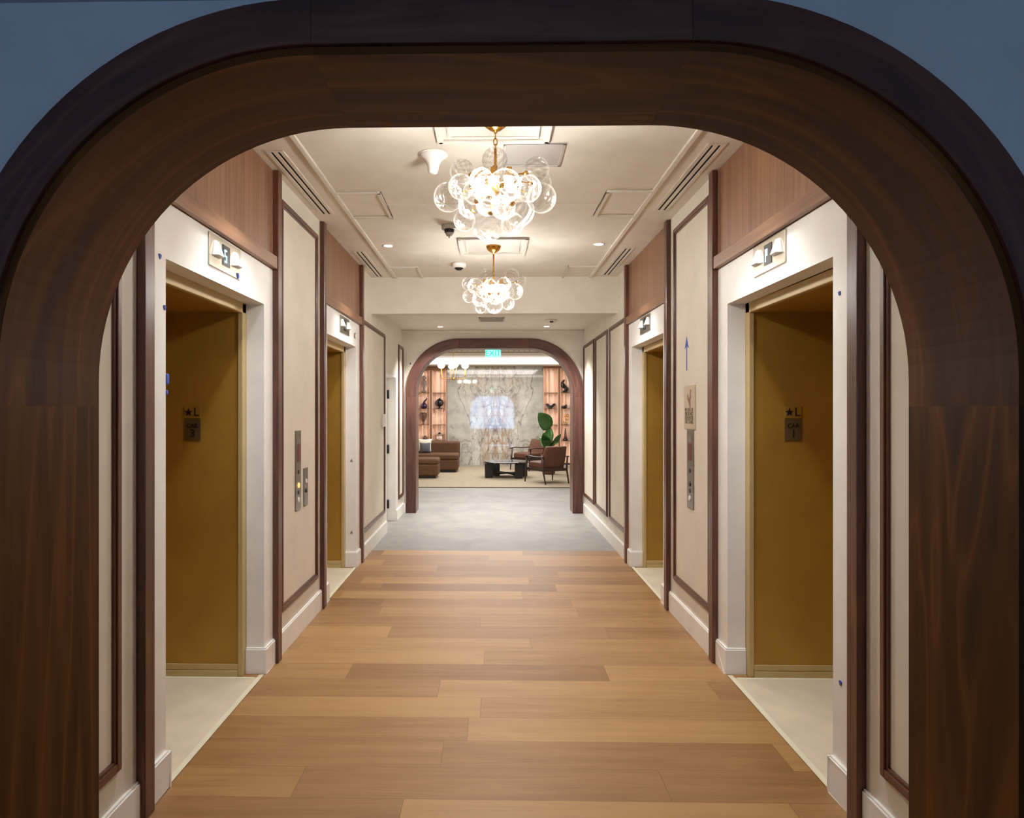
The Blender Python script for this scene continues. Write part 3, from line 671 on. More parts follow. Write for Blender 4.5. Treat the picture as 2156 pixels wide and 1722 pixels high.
# call stations ---------------------------------------------------------
def disc(mb, side, y, z, r, d0, d1, n=16):
    mb.prism([(r * math.cos(2 * math.pi * k / n), r * math.sin(2 * math.pi * k / n)) for k in range(n)], lambda a, b: (sx(side, d0), y + a, z + b), lambda a, b: (sx(side, d1), y + a * 0.85, z + b * 0.85)); return mb
def call_station(side, y0, y1, z0, z1, label, full):
    b0 = 0.003
    t = thing('call_station', label, 'call plate', (sx(side, 0), (y0 + y1) / 2, z0))
    mb = MB(); sbox(mb, side, b0, b0 + 0.008, y0, y1, z0, z1); mb.build('plate', 'steel', t, bevel=0.002)
    ym = (y0 + y1) / 2; f = b0 + 0.008
    if full:
        mb = MB(); sbox(mb, side, f, f + 0.0015, ym - 0.042, ym + 0.042, z1 - 0.215, z1 - 0.095); mb.build('fire_pictogram', 'red', t)
        mb = MB(); sbox(mb, side, f, f + 0.0015, ym - 0.042, ym + 0.042, z1 - 0.085, z1 - 0.045); mb.build('instruction_label', 'greyclay', t)
        disc(MB(), side, ym, z1 - 0.285, 0.016, f, f + 0.004).build('key_switch', 'black', t)
        disc(MB(), side, ym, z0 + 0.170, 0.019, f, f + 0.006).build('button', 'lamp_orange' if side == 'L' else 'black', t)
        disc(MB(), side, ym, z0 + 0.122, 0.016, f, f + 0.004).build('button', 'black', t)
        disc(MB(), side, ym, z0 + 0.070, 0.020, f, f + 0.006).build('button', 'whiteplastic', t)
    else:
        disc(MB(), side, ym, z1 - 0.095, 0.018, f, f + 0.006).build('button', 'whiteplastic', t)
        disc(MB(), side, ym, z1 - 0.160, 0.018, f, f + 0.006).build('button', 'black', t)
call_station('L', 4.647, 4.773, 0.862, 1.409, 'tall steel call plate with lit orange button on the left wall', True)
call_station('L', 4.855, 4.954, 0.868, 1.136, 'short steel call plate with two buttons beside the tall one on the left wall', False)
call_station('R', 4.729, 4.876, 0.868, 1.414, 'tall steel call plate on the right wall below the beige fire sign', True)
t = thing('fire_sign', 'beige sign with running figure and four lines of text above the right call plate', 'sign', (sx('R', 0), 4.81, 1.57))
mb = MB(); sbox(mb, 'R', 0.003, 0.012, 4.69, 4.945, 1.417, 1.72); mb.build('plate', 'signface', t, bevel=0.002)
pts = [(0.02, 0.13), (0.034, 0.118), (0.026, 0.085), (0.034, 0.06), (0.02, 0.03), (0.028, -0.012), (0.016, -0.045), (0.004, -0.012), (-0.014, 0.02), (-0.03, 0.045), (-0.034, 0.075), (-0.024, 0.092), (-0.014, 0.06), (0.004, 0.045), (0.01, 0.085)]
MB().prism([(a, b) for a, b in pts], lambda a, b: (sx('R', 0.012), 4.815 - a * 1.3, 1.59 + b * 0.8), lambda a, b: (sx('R', 0.0135), 4.815 - a * 1.3, 1.59 + b * 0.8)).build('running_figure', 'inkred', t)
for k, s_ in enumerate(('IN CASE OF', 'FIRE DO NOT', 'USE ELEVATOR', 'USE STAIRS')):
    tm = text_mb(s_, 0.038, (sx('R', 0.0128), 4.815, 1.550 - k * 0.028), (0, -1, 0), (0, 0, 1), 0.0015)
    lo = min(p.y for p in tm.v); hi = max(p.y for p in tm.v); f = 0.195 / (hi - lo)
    for p in tm.v: p.y = 4.815 + (p.y - (lo + hi) / 2) * f
    tm.build('text_line', 'ink', t)
t = thing('tape_arrow', 'blue arrow pointing up, stuck on the right wall panel above the fire sign', 'arrow', (sx('R', 0.003), 4.90, 1.83))
mb = MB(); sbox(mb, 'R', 0.0032, 0.0045, 4.898, 4.916, 1.829, 2.01); mb.build('shaft', 'bluetape', t)
MB().prism([(4.858, 1.985), (4.905, 2.002), (4.952, 1.985), (4.908, 2.068)], lambda y, z: (sx('R', 0.0032), y, z), lambda y, z: (sx('R', 0.0048), y, z)).build('arrowhead', 'bluetape', t)
t = thing('light_switch', 'white wall switch plate on the left wall just before the white door', 'switch', (sx('L', 0), 8.37, 1.42))
mb = MB(); sbox(mb, 'L', 0.021, 0.030, 8.27, 8.47, 1.345, 1.50); mb.build('plate', 'whiteplastic', t, bevel=0.003)
for dy in (-0.045, 0.045):
    mb = MB(); sbox(mb, 'L', 0.030, 0.035, 8.37 + dy - 0.018, 8.37 + dy + 0.018, 1.39, 1.46); mb.build('rocker', 'whiteplastic', t, bevel=0.002)
mb = MB(); sbox(mb, 'L', 0.003, 0.021, 8.29, 8.45, 1.36, 1.49); mb.build('backing', 'whiteplastic', t)

# door on the left
dr = MB(); sbox(dr, 'L', -0.165, -0.125, 8.68, 9.6, 0.005, 2.02); dro = dr.build('door_1', 'white', kind='structure')
mb = MB(); sbox(mb, 'L', -0.124, -0.0, 9.60, 9.6169, 0, 2.02); sbox(mb, 'L', -0.124, 0, 8.6801, 8.70, 0, 2.02); sbox(mb, 'L', -0.124, 0, 8.70, 9.60, 2.0, 2.0199)
mb.build('door_frame', 'white', dro)
for z in (1.768, 1.003, 0.235):
    mb = MB(); sbox(mb, 'L', -0.124, -0.098, 9.585, 9.600, z - 0.058, z + 0.058); mb.tube([(sx('L', -0.106), 9.588, z - 0.06), (sx('L', -0.106), 9.588, z + 0.06)], 0.011)
    mb.build('hinge', 'black', dro)
disc(MB(), 'L', 9.0, 1.0, 0.02, -0.125, -0.10).build('door_knob', 'steel', dro)

# painter tape bits
def tape(side, y, z, s_, label):
    mb = MB(); p = [(-0.5, 0.45), (0.1, 0.5), (0.5, 0.3), (0.25, -0.3), (-0.05, -0.5), (-0.4, -0.2)]
    mb.prism([(a * s_, b * s_) for a, b in p], lambda a, b: (sx(side, 0.0004), y + a, z + b), lambda a, b: (sx(side, 0.003), y + a, z + b))
    tag(mb.build('tape_dot', 'bluetape'), label, 'tape', 'blue tape bits')
tape('L', 2.752, 2.169, 0.022, 'topmost blue tape dot on the white surround of the nearest left lift')
tape('L', 2.792, 1.968, 0.022, 'second blue tape dot down the near edge of the nearest left lift')
mb = MB().box(sx('L', -0.02), sx('L', 0.004), 2.803, 2.83, 1.655, 1.70); tag(mb.build('tape_strip', 'bluetape', bevel=0.006), 'bright blue folded tape tab on the near jamb edge of the nearest left lift', 'tape')
mb = MB().box(sx('L', -0.012), sx('L', 0.003), 2.803, 2.822, 1.612, 1.632); tag(mb.build('tape_strip', 'bluetape', bevel=0.004), 'small blue tape tab just under the bright blue one on the nearest left lift', 'tape')
mb = MB(); mb.prism([(-0.011, 0.01), (0.006, 0.012), (0.012, -0.004), (-0.002, -0.013)], lambda a, b: (sx('L', 0.008), 3.585 + a * 1.3, 2.252 + b * 1.3), lambda a, b: (sx('L', 0.011), 3.585 + a * 1.3, 2.252 + b * 1.3))
tag(mb.build('tape_dot', 'bluetape'), 'blue tape dot on the corner of the indicator plate showing 5', 'tape')
tape('R', 2.768, 2.013, 0.018, 'blue tape dot high on the near white surround of the right lift')
tape('R', 2.761, 0.467, 0.020, 'blue tape dot low on the near white surround of the right lift')
for z, lb in ((1.053, 'upper dark tape bit on the white jamb of the farther left lift'), (0.344, 'lower dark tape bit on the white jamb of the farther left lift')):
    mb = MB(); yf = OPEN['L'][1][1]
    mb.prism([(-0.014, -0.01), (0.014, -0.012), (0.004, 0.016)], lambda a, b: (-1.385 + a, yf - 0.0005, z + b), lambda a, b: (-1.385 + a, yf - 0.003, z + b)); tag(mb.build('tape_dot', 'greyclay'), lb, 'tape')
mb = MB(); mb.tube([(sx('L', 0.006), 6.70 + 0.022 * math.cos(a), 2.275 + 0.024 * math.sin(a)) for a in [R(60 + 12 * k) for k in range(19)]], 0.005, 8)
tag(mb.build('wire_hook', 'greyclay'), 'small dark C-shaped wire hook above the farther left lift', 'hook')
mb = MB().box(-1.235, -1.219, FARFRONT - 0.012, FARFRONT - 0.0005, 2.235, 2.262); tag(mb.build('wall_peg', 'black', bevel=0.004), 'tiny black peg on the end wall left of the far archway', 'peg')

# ------------------------------------------------------------------ bubble chandeliers
gm = bpy.data.meshes.new('glass_globe')
_mb = MB().sphere((0, 0, 0), 1.0, 36, 22)
gm.from_pydata([tuple(p) for p in _mb.v], [], _mb.f)
bm = bmesh.new(); bm.from_mesh(gm); bmesh.ops.remove_doubles(bm, verts=bm.verts, dist=1e-4); bmesh.ops.recalc_face_normals(bm, faces=bm.faces); bm.to_mesh(gm); bm.free()
for p in gm.polygons: p.use_smooth = True
gm.materials.append(M['glass'])
TH = R(-1.2); CC, SS = math.cos(TH), math.sin(TH)
def at(px, py, Y):
    """world point at depth Y seen in that direction of the photograph"""
    u = (px - 1005.2) / 1450; v = (863 - py) / 1450; t = Y / (CC - u * SS)
    return Vector(((u * CC + SS) * t, Y, EYE + v * t))
def chandelier(C, top_z, globes, label, chain):
    t = thing('bubble_chandelier', label, 'chandelier', (C.x, C.y, top_z), group='bubble chandeliers')
    MB().lathe([(0.068, 0.0), (0.066, -0.012), (0.055, -0.035), (0.03, -0.055), (0.01, -0.062), (0.006, -0.075)], (C.x, C.y, top_z), 28).build('canopy', 'brass', t, smooth=True)
    hub = Vector((C.x, C.y, C.z + 0.02))
    mb = MB(); z = top_z - 0.07
    if chain:
        k = 0
        while z > hub.z + 0.20:
            lk = []
            for a in range(13):
                an = 2 * math.pi * a / 12; r_ = 0.009 * math.cos(an); h_ = 0.019 * math.sin(an)
                lk.append((C.x + (r_ if k % 2 else 0), C.y + (0 if k % 2 else r_), z - 0.016 + h_))
            mb.tube(lk, 0.0032, 6, False); z -= 0.030; k += 1
        mb.build('chain', 'brass', t, smooth=True); mb = MB()
    mb.tube([(C.x, C.y, z + 0.01), (C.x, C.y, hub.z)], 0.007)
    mb.lathe([(0.004, 0.05), (0.02, 0.04), (0.034, 0.0), (0.03, -0.03), (0.012, -0.05), (0.002, -0.055)], hub, 20)
    mb.build('stem', 'brass', t, smooth=True)
    for px, py, rp, dy in globes:
        p = at(px, py, C.y + dy); r_ = rp * (C.y + dy) / 1450
        o = bpy.data.objects.new('glass_globe', gm); COL.objects.link(o); o.parent = t; o.location = p - t.location; o.scale = (r_, r_, r_)
        o.rotation_euler = (random.uniform(0, 3.1), random.uniform(0, 3.1), random.uniform(0, 3.1))
        d = (p - hub); L = d.length; e = hub + d * max(0.1, (L - r_ * 0.97) / L)
        mid = hub + d * 0.5 + Vector((0, 0, 0.012))
        mb = MB().tube(smoothpath([hub, mid, e], 5), 0.0042, 8)
        mb.tube([e - d.normalized() * 0.012, e + d.normalized() * 0.006], [0.011, 0.014], 10)
        mb.build('arm', 'brass', t, smooth=True)
    for k in range(6):
        a = k * math.pi / 3 + 0.4
        p = hub + Vector((0.085 * math.cos(a), 0.085 * math.sin(a), 0.0 + 0.012 * (k % 2)))
        MB().sphere(p, 0.024, 14, 10, (1, 1, 1.15)).build('bulb', 'bulb', t, smooth=True)
        MB().lathe([(0.031, 0.012), (0.031, 0.018), (0.016, 0.034), (0.014, 0.06), (0.004, 0.064)], p, 16).build('light_shield', 'brass', t, smooth=True)  # brass cap added over each bulb to block its light towards the ceiling
G1 = [(1041.6, 337, 26.6, 0.12), (972.8, 361, 25.5, 0.10), (1129, 357, 26.6, 0.08), (944, 415, 31, -0.03), (971, 393.5, 27, -0.10), (1014, 379, 25, -0.12),
      (1063, 391, 35, -0.20), (1112, 397, 28, -0.10), (1140, 417, 31, 0.0), (991, 434, 26, -0.14), (1026, 430, 24, -0.05), (1093, 444, 32, -0.14),
      (978, 464, 23, 0.02), (1028, 474, 34, -0.10), (1079, 472, 24, 0.0), (1060, 437, 25, 0.10), (1136, 385, 25, 0.16), (1000, 405, 25, 0.15), (1090, 400, 25, 0.18)]
chandelier(CH1, CEIL, G1, 'large near chandelier of clear swirled glass globes on a brass chain', True)
def q2(x, y, r, dy): return (860 + x / 3.8275, 250 + y / 3.8275, r / 3.8275, dy)
G2 = [q2(630, 1262, 56, 0.10), q2(835, 1262, 56, 0.08), q2(903, 1306, 46, 0.12), q2(482, 1330, 52, 0.02), q2(540, 1350, 64, -0.10), q2(492, 1430, 54, 0.0),
      q2(858, 1392, 66, -0.08), q2(572, 1455, 58, -0.1), q2(690, 1500, 70, -0.10), q2(800, 1486, 54, -0.04), q2(582, 1525, 44, 0.04), q2(640, 1425, 52, -0.16),
      q2(742, 1425, 54, -0.15), q2(768, 1335, 58, -0.10), q2(655, 1345, 54, -0.14), q2(700, 1440, 56, 0.14), q2(600, 1390, 54, 0.16), q2(800, 1400, 54, 0.17)]
chandelier(CH2, CEIL, G2, 'farther chandelier of clear swirled glass globes on a brass stem', False)

# ------------------------------------------------------------------ exit sign
t = thing('exit_sign', 'lit green EXIT sign hanging under the top of the far archway', 'exit sign', (0.018, 10.52, 2.479))
MB().box(-0.10, 0.136, 10.50, 10.515, 2.352, 2.470).build('panel', 'exit_face', t, bevel=0.002)
MB().box(-0.11, 0.146, 10.49, 10.53, 2.468, 2.479).build('canopy', 'greymetal', t)
text_mb('EXIT', 0.118, (0.018, 10.498, 2.409), (1, 0, 0), (0, 0, 1), 0.003).build('lettering', 'exit_text', t)

# ------------------------------------------------------------------ lounge beyond the far archway
MB().box(-5, -1.46, FARBACK - 0.15, FARBACK, 0, 3.2).build('wall_lounge_front', 'cream', kind='structure').name = 'wall_near'
MB().box(1.50, 5, FARBACK - 0.15, FARBACK, 0, 3.2).build('wall_near', 'cream', kind='structure')
MB().box(-4.6, -4.5, FARBACK, 20, 0, 3.2).build('wall_left', 'cream', kind='structure')
MB().box(4.5, 4.6, FARBACK, 20, 0, 3.2).build('wall_right', 'cream', kind='structure')
MB().box(-4.6, 4.6, 19.62, 19.72, 0, 3.2).build('wall_back', 'cream', kind='structure')
MB().box(-4.6, 4.6, FARBACK, 19.7, 2.97, 3.1).build('ceiling', 'ceil', kind='structure')
YB = 19.2
mb = MB().box(-4.5, 4.5, 18.55, 19.62, 2.772, 2.96); mb.build('trim_%d' % n, 'cream', kind='structure'); n += 1
MB().box(-4.5, 4.5, 10.745, 10.95, 2.80, 2.96).build('trim_%d' % n, 'cream', kind='structure'); n += 1
tag(MB().box(-4.0, 4.0, 18.538, 18.55, 2.79, 2.955).build('cove_light', 'cove'), 'long bright cove light band along the ceiling above the marble wall', 'light strip')
tag(MB().box(-4.0, 4.0, 10.95, 10.96, 2.87, 2.92).build('cove_light', 'cove'), 'bright cove band on the lounge side above the far archway, mirrored in the marble', 'light strip')
sl = MB()
for k in range(34): sl.box(-2.1 + k * 0.125, -2.1 + k * 0.125 + 0.014, 11.4, 16.9, 2.955, 2.969)
sl.box(-2.1, 2.05, 16.88, 16.90, 2.955, 2.969)
sl.build('trim_%d' % n, 'bronze', kind='structure'); n += 1
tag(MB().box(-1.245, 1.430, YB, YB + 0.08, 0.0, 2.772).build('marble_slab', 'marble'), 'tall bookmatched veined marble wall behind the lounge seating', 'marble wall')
mb = MB()
for x0, x1 in ((-4.5, -2.09), (-1.725, -1.678), (1.85, 1.897), (2.31, 4.5)): mb.box(x0, x1, YB, YB + 0.42, 0, 2.772)
mb.box(-1.268, -1.246, YB - 0.01, YB + 0.42, 0, 2.772); mb.box(1.431, 1.436, YB - 0.01, YB + 0.42, 0, 2.772)
mb.build('trim_%d' % n, 'bronze', kind='structure'); n += 1
SHELF = [0.69, 1.14, 1.587, 2.035]
def niche(x0, x1, ztop, label):
    t = thing('display_niche', label, 'display niche', ((x0 + x1) / 2, YB + 0.2, 0), group='copper display niches')
    mb = MB(); rows = []; xc = (x0 + x1) / 2; r_ = (x1 - x0) / 2
    for k in range(21):
        a = math.pi * k / 20; rows.append([(xc - r_ * math.cos(a), YB + 0.06 + 0.24 * math.sin(a), z) for z in (0.05, 2.76)])
    mb.grid(rows); mb.build('copper_back', 'copper', t, smooth=True)
    for z in SHELF:
        pts = [(xc - (r_ - 0.001) * math.cos(math.pi * k / 16), YB + 0.06 + 0.236 * math.sin(math.pi * k / 16)) for k in range(17)] + [(x1 - 0.001, YB + 0.012), (x0 + 0.001, YB + 0.012)]
        MB().prism(pts, lambda x, y: (x, y, z - 0.010), lambda x, y: (x, y, z)).build('shelf', 'bronze', t)
    for x, xl in ((x0 + 0.003, x0), (x1 - 0.009, x1 - 0.018)):
        MB().box(x, x + 0.006, YB + 0.040, YB + 0.052, 0.06, 2.64).build('light_strip', 'led', t)
        MB().box(xl, xl + 0.018, YB, YB + 0.010, 0.05, ztop).build('frame_lip', 'copper', t)
    MB().box(x0, x1, YB, YB + 0.3, ztop, 2.772).build('header', 'bronze', t)
niche(-2.09, -1.725, 2.66, 'copper-lined display niche at the far left, showing a dark tapered vase')
niche(-1.678, -1.268, 2.66, 'copper-lined display niche left of the marble, showing a black globe')
niche(1.436, 1.85, 2.72, 'copper-lined display niche right of the marble, showing a black winged bowl')
niche(1.897, 2.31, 2.72, 'copper-lined display niche at the far right, showing a tall black sculpture')

def deco(name, mat, label, cat, build, x, z, base=None):
    t = thing(name, label, cat, (x, YB + 0.15, z)); build(t, x, YB + 0.15, z); return t
S0, S1, S2, S3 = SHELF
def d_vase(t, x, y, z):
    MB().lathe([(0.03, 0), (0.03, 0.02), (0.016, 0.04), (0.05, 0.12), (0.09, 0.22), (0.1, 0.30), (0.085, 0.33), (0.075, 0.33)], (x, y, z), 20).build('body', 'brownclay', t, smooth=True)
    MB().lathe([(0.088, 0.322), (0.092, 0.335), (0.08, 0.337), (0.076, 0.325)], (x, y, z), 20).build('rim', 'darkclay', t, smooth=True)
deco('vase', None, 'brown tapered vase on the second lowest shelf of the far left niche', 'vase', d_vase, -1.93, S1)
def d_violet(t, x, y, z):
    MB().lathe([(0.05, 0), (0.085, 0.04), (0.09, 0.09), (0.06, 0.14), (0.03, 0.17)], (x, y, z), 20).build('body', 'violet', t, smooth=True)
    MB().tube(smoothpath([(x, y, z + 0.15), (x + 0.02, y, z + 0.21), (x + 0.07, y, z + 0.26), (x + 0.075, y, z + 0.31)], 6), [0.035 - 0.0014 * k for k in range(19)], 10).build('spout', 'violet', t, smooth=True)
deco('jug', None, 'dark violet glass jug on the middle shelf of the far left niche', 'jug', d_violet, -1.91, S2)
def d_figure(t, x, y, z):
    MB().lathe([(0.06, 0), (0.055, 0.05), (0.03, 0.10), (0.05, 0.18), (0.08, 0.26), (0.06, 0.34), (0.03, 0.37)], (x, y, z), 18).build('torso', 'greyclay', t, smooth=True)
    MB().sphere((x, y, z + 0.42), 0.06, 16, 10).build('head', 'greyclay', t, smooth=True)
deco('figurine', None, 'grey stone figurine on the top shelf of the far left niche', 'figurine', d_figure, -1.91, S3)
def d_bowl(t, x, y, z):
    MB().sphere((x, y, z + 0.065), 0.065, 18, 12, (1, 1, 0.95)).build('body', 'brownclay', t, smooth=True)
    MB().lathe([(0.02, 0.118), (0.026, 0.14), (0.018, 0.142)], (x, y, z), 14).build('neck', 'darkclay', t, smooth=True)
deco('pot', None, 'small round brown pot on the lowest shelf of the far left niche', 'pot', d_bowl, -1.88, S0)
def d_globe(t, x, y, z):
    MB().lathe([(0.07, 0), (0.065, 0.018), (0.02, 0.03), (0.018, 0.06)], (x, y, z), 18).build('stand', 'darkclay', t, smooth=True)
    MB().sphere((x, y, z + 0.165), 0.112, 24, 14).build('globe', 'darkclay', t, smooth=True)
    MB().lathe([(0.02, 0.27), (0.02, 0.295), (0.006, 0.30)], (x, y, z), 12).build('finial', 'darkclay', t, smooth=True)
deco('globe_ornament', None, 'black globe on a stand in the niche left of the marble', 'ornament', d_globe, -1.475, S2)
def d_pagoda(t, x, y, z):
    MB().lathe([(0.075, 0), (0.085, 0.08), (0.07, 0.14), (0.06, 0.15)], (x, y, z), 20).build('body', 'paleclay', t, smooth=True)
    MB().lathe([(0.13, 0.17), (0.10, 0.16), (0.06, 0.15), (0.05, 0.175), (0.13, 0.185)], (x, y, z), 20).build('brim', 'paleclay', t, smooth=True)
    MB().lathe([(0.055, 0.175), (0.03, 0.215), (0.004, 0.235)], (x, y, z), 16).build('lid', 'darkclay', t, smooth=True)
deco('covered_jar', None, 'pale covered jar with wide brim and black lid above the brown sofa', 'jar', d_pagoda, -1.475, S0)
def d_wings(t, x, y, z):
    MB().lathe([(0.05, 0), (0.045, 0.01), (0.03, 0.02)], (x, y, z), 14).build('foot', 'darkclay', t, smooth=True)
    for s_ in (-1, 1):
        p = [(0.0, 0.015), (0.05, 0.03), (0.13, 0.09), (0.142, 0.125), (0.11, 0.148), (0.07, 0.14), (0.03, 0.10), (0.0, 0.085)]
        MB().prism([(a, b) for a, b in p], lambda a, b: (x + s_ * a, y - 0.04 + a * 0.1, z + b), lambda a, b: (x + s_ * a, y + 0.04 - a * 0.1, z + b)).build('wing', 'darkclay', t, bevel=0.008)
deco('winged_bowl', None, 'black winged bowl in the niche right of the marble', 'ornament', d_wings, 1.65, S2)
def d_tall(t, x, y, z):
    MB().box(x - 0.06, x + 0.06, y - 0.05, y + 0.05, z, z + 0.06).build('plinth', 'darkclay', t, bevel=0.004)
    MB().tube(smoothpath([(x + 0.03, y, z + 0.05), (x + 0.03, y, z + 0.13), (x - 0.05, y, z + 0.20), (x - 0.07, y, z + 0.28), (x - 0.01, y, z + 0.36)], 6), [0.045, 0.05, 0.055, 0.06, 0.062, 0.06, 0.055, 0.05, 0.052, 0.056, 0.06, 0.064, 0.068, 0.07, 0.068, 0.064, 0.058, 0.05, 0.045, 0.04, 0.035, 0.03, 0.026, 0.02, 0.014], 12).build('figure', 'darkclay', t, smooth=True)
deco('sculpture', None, 'tall black twisted sculpture on the top shelf of the far right niche', 'sculpture', d_tall, 2.05, S3)
def d_low(t, x, y, z):
    MB().sphere((x, y, z + 0.045), 0.075, 18, 10, (1.1, 0.8, 0.6)).build('body', 'darkclay', t, smooth=True)
    MB().sphere((x + 0.05, y, z + 0.085), 0.03, 12, 8).build('head', 'darkclay', t, smooth=True)
deco('animal_ornament', None, 'low black animal-shaped ornament on the middle shelf of the far right niche', 'ornament', d_low, 2.03, S2)
def d_ring(t, x, y, z):
    MB().box(x - 0.05, x + 0.05, y - 0.03, y + 0.03, z, z + 0.015).build('base', 'brownclay', t)
    for dx, dz, r_ in ((0, 0.13, 0.085), (0.03, 0.20, 0.06)):
        MB().tube([(x + dx + r_ * math.cos(2 * math.pi * k / 20), y, z + dz + 0.012 + r_ * 1.2 * math.sin(2 * math.pi * k / 20)) for k in range(21)], 0.010, 8, False).build('hoop', 'brass', t, smooth=True)
deco('hoop_sculpture', None, 'open hoop sculpture on the second lowest shelf of the far right niche', 'sculpture', d_ring, 2.08, S1)
def d_cone(t, x, y, z):
    MB().lathe([(0.07, 0), (0.07, 0.05), (0.05, 0.06)], (x, y, z), 16).build('base', 'darkclay', t, smooth=True)
    MB().lathe([(0.05, 0.06), (0.035, 0.16), (0.03, 0.22), (0.02, 0.30), (0.004, 0.36)], (x, y, z), 16).build('cone', 'brownclay', t, smooth=True)
deco('cone_ornament', None, 'brown cone on a black base on the lowest shelf of the far right niche', 'ornament', d_cone, 2.06, S0)

# rug
t = thing('rug', 'large beige rug under the lounge seating', 'rug', (0.1, 16.2, 0))
MB().box(-2.7, 2.9, 13.72, 18.8, 0.0005, 0.016).build('pile', 'rug', t)
mb = MB(); mb.box(-2.71, 2.91, 13.695, 13.72, 0.0005, 0.016); mb.box(-2.71, 2.91, 18.8, 18.82, 0.0005, 0.016); mb.build('binding', 'rugedge', t)
RZ = 0.020
# sofa pieces
t = thing('ottoman', 'brown upholstered ottoman in front of the sofa', 'ottoman', (-1.58, 15.7, RZ))
MB().box(-1.96, -1.205, 15.37, 16.03, RZ + 0.05, 0.335).build('body', 'leather', t, bevel=0.04, segs=4)
MB().box(-1.965, -1.200, 15.365, 16.035, 0.325, 0.462).build('cushion', 'leather', t, bevel=0.05, segs=5)
MB().box(-1.90, -1.26, 15.43, 15.97, RZ, RZ + 0.06).build('plinth', 'ebony', t)
t = thing('sofa', 'brown armless modular sofa against the left niches', 'sofa', (-1.5, 17.3, RZ))
MB().box(-2.2, -0.830, 16.88, 17.70, RZ + 0.05, 0.33).build('body', 'leather', t, bevel=0.04, segs=4)
MB().box(-2.2, -0.825, 16.87, 17.55, 0.32, 0.472).build('seat_cushion', 'leather', t, bevel=0.055, segs=5)
MB().box(-2.2, -0.822, 17.50, 17.82, 0.30, 0.755).build('backrest', 'leather', t, bevel=0.06, segs=5)
MB().box(-2.14, -0.89, 16.95, 17.66, RZ, RZ + 0.06).build('plinth', 'ebony', t)
def pillow(x, y, z, w_, h_, mat, label, rz, tilt):
    mb = MB(); nn = 12; rows_f = []; rows_b = []
    for j in range(nn + 1):
        rf = []; rb = []
        for i in range(nn + 1):
            a = -1 + 2 * i / nn; b = -1 + 2 * j / nn
            pinch = 1 - 0.10 * (1 - abs(a) ** 2) * abs(b) ** 3 ; pinch2 = 1 - 0.10 * (1 - abs(b) ** 2) * abs(a) ** 3
            th = 0.055 * (max(0, (1 - a ** 2)) * max(0, (1 - b ** 2))) ** 0.45
            rf.append(Vector((a * w_ / 2 * pinch2, -th, b * h_ / 2 * pinch))); rb.append(Vector((a * w_ / 2 * pinch2, th, b * h_ / 2 * pinch)))
        rows_f.append(rf); rows_b.append(rb)
    mb.grid(rows_f); mb.grid([r_[::-1] for r_ in rows_b])
    mb.xf(Matrix.Translation((x, y, z)) @ Matrix.Rotation(rz, 4, 'Z') @ Matrix.Rotation(tilt, 4, 'X'))
    tag(mb.build('throw_pillow', mat, smooth=True), label, 'pillow', 'sofa pillows')
pillow(-1.665, 17.17, 0.605, 0.27, 0.27, 'greycloth', 'dark grey pillow leaning on the cream one on the brown sofa', R(6), R(-16))
pillow(-1.70, 17.36, 0.655, 0.36, 0.34, 'whitecloth', 'cream pillow at the back of the brown sofa', R(-4), R(-14))

# coffee table
t = thing('coffee_table', 'low round coffee table with black marble top and thick dark legs', 'coffee table', (0.33, 15.75, RZ))
TC = (0.33, 15.75, 0)
MB().lathe([(0.02, 0.352), (0.50, 0.352), (0.515, 0.358), (0.515, 0.378), (0.505, 0.384), (0.02, 0.384)], TC, 48).build('top', 'blackmarble', t)
for (x, y, a) in ((-0.07, 15.55, 0.2), (0.60, 15.44, 0.1), (0.73, 15.98, 0.3), (0.10, 16.12, 0.0)):
    mb = MB().box(-0.085, 0.085, -0.05, 0.05, RZ, 0.352); mb.xf(Matrix.Translation((x, y, 0)) @ Matrix.Rotation(a, 4, 'Z')); mb.build('leg', 'ebony', t, bevel=0.012)
mb = MB()
for (xa, ya), (xb, yb) in (((-0.07, 15.55), (0.73, 15.98)), ((0.60, 15.44), (0.10, 16.12))):
    d = Vector((xb - xa, yb - ya, 0)); L = d.length; ang = math.atan2(d.y, d.x)
    b_ = MB(); pts = [(0.0, 0.13)] + [(L * k / 12, 0.13) for k in (12,)] + [(L - L * k / 12, RZ + 0.03 + 0.045 * math.sin(math.pi * k / 12)) for k in range(13)]
    b_.prism(pts, lambda s_, z: (s_, -0.03, z), lambda s_, z: (s_, 0.03, z)); b_.xf(Matrix.Translation((xa, ya, 0)) @ Matrix.Rotation(ang, 4, 'Z'))
    mb.v += [] ; i0 = len(mb.v); mb.v += b_.v; mb.f += [[i + i0 for i in f_] for f_ in b_.f]; mb.uv += b_.uv
mb.build('stretcher', 'ebony', t)

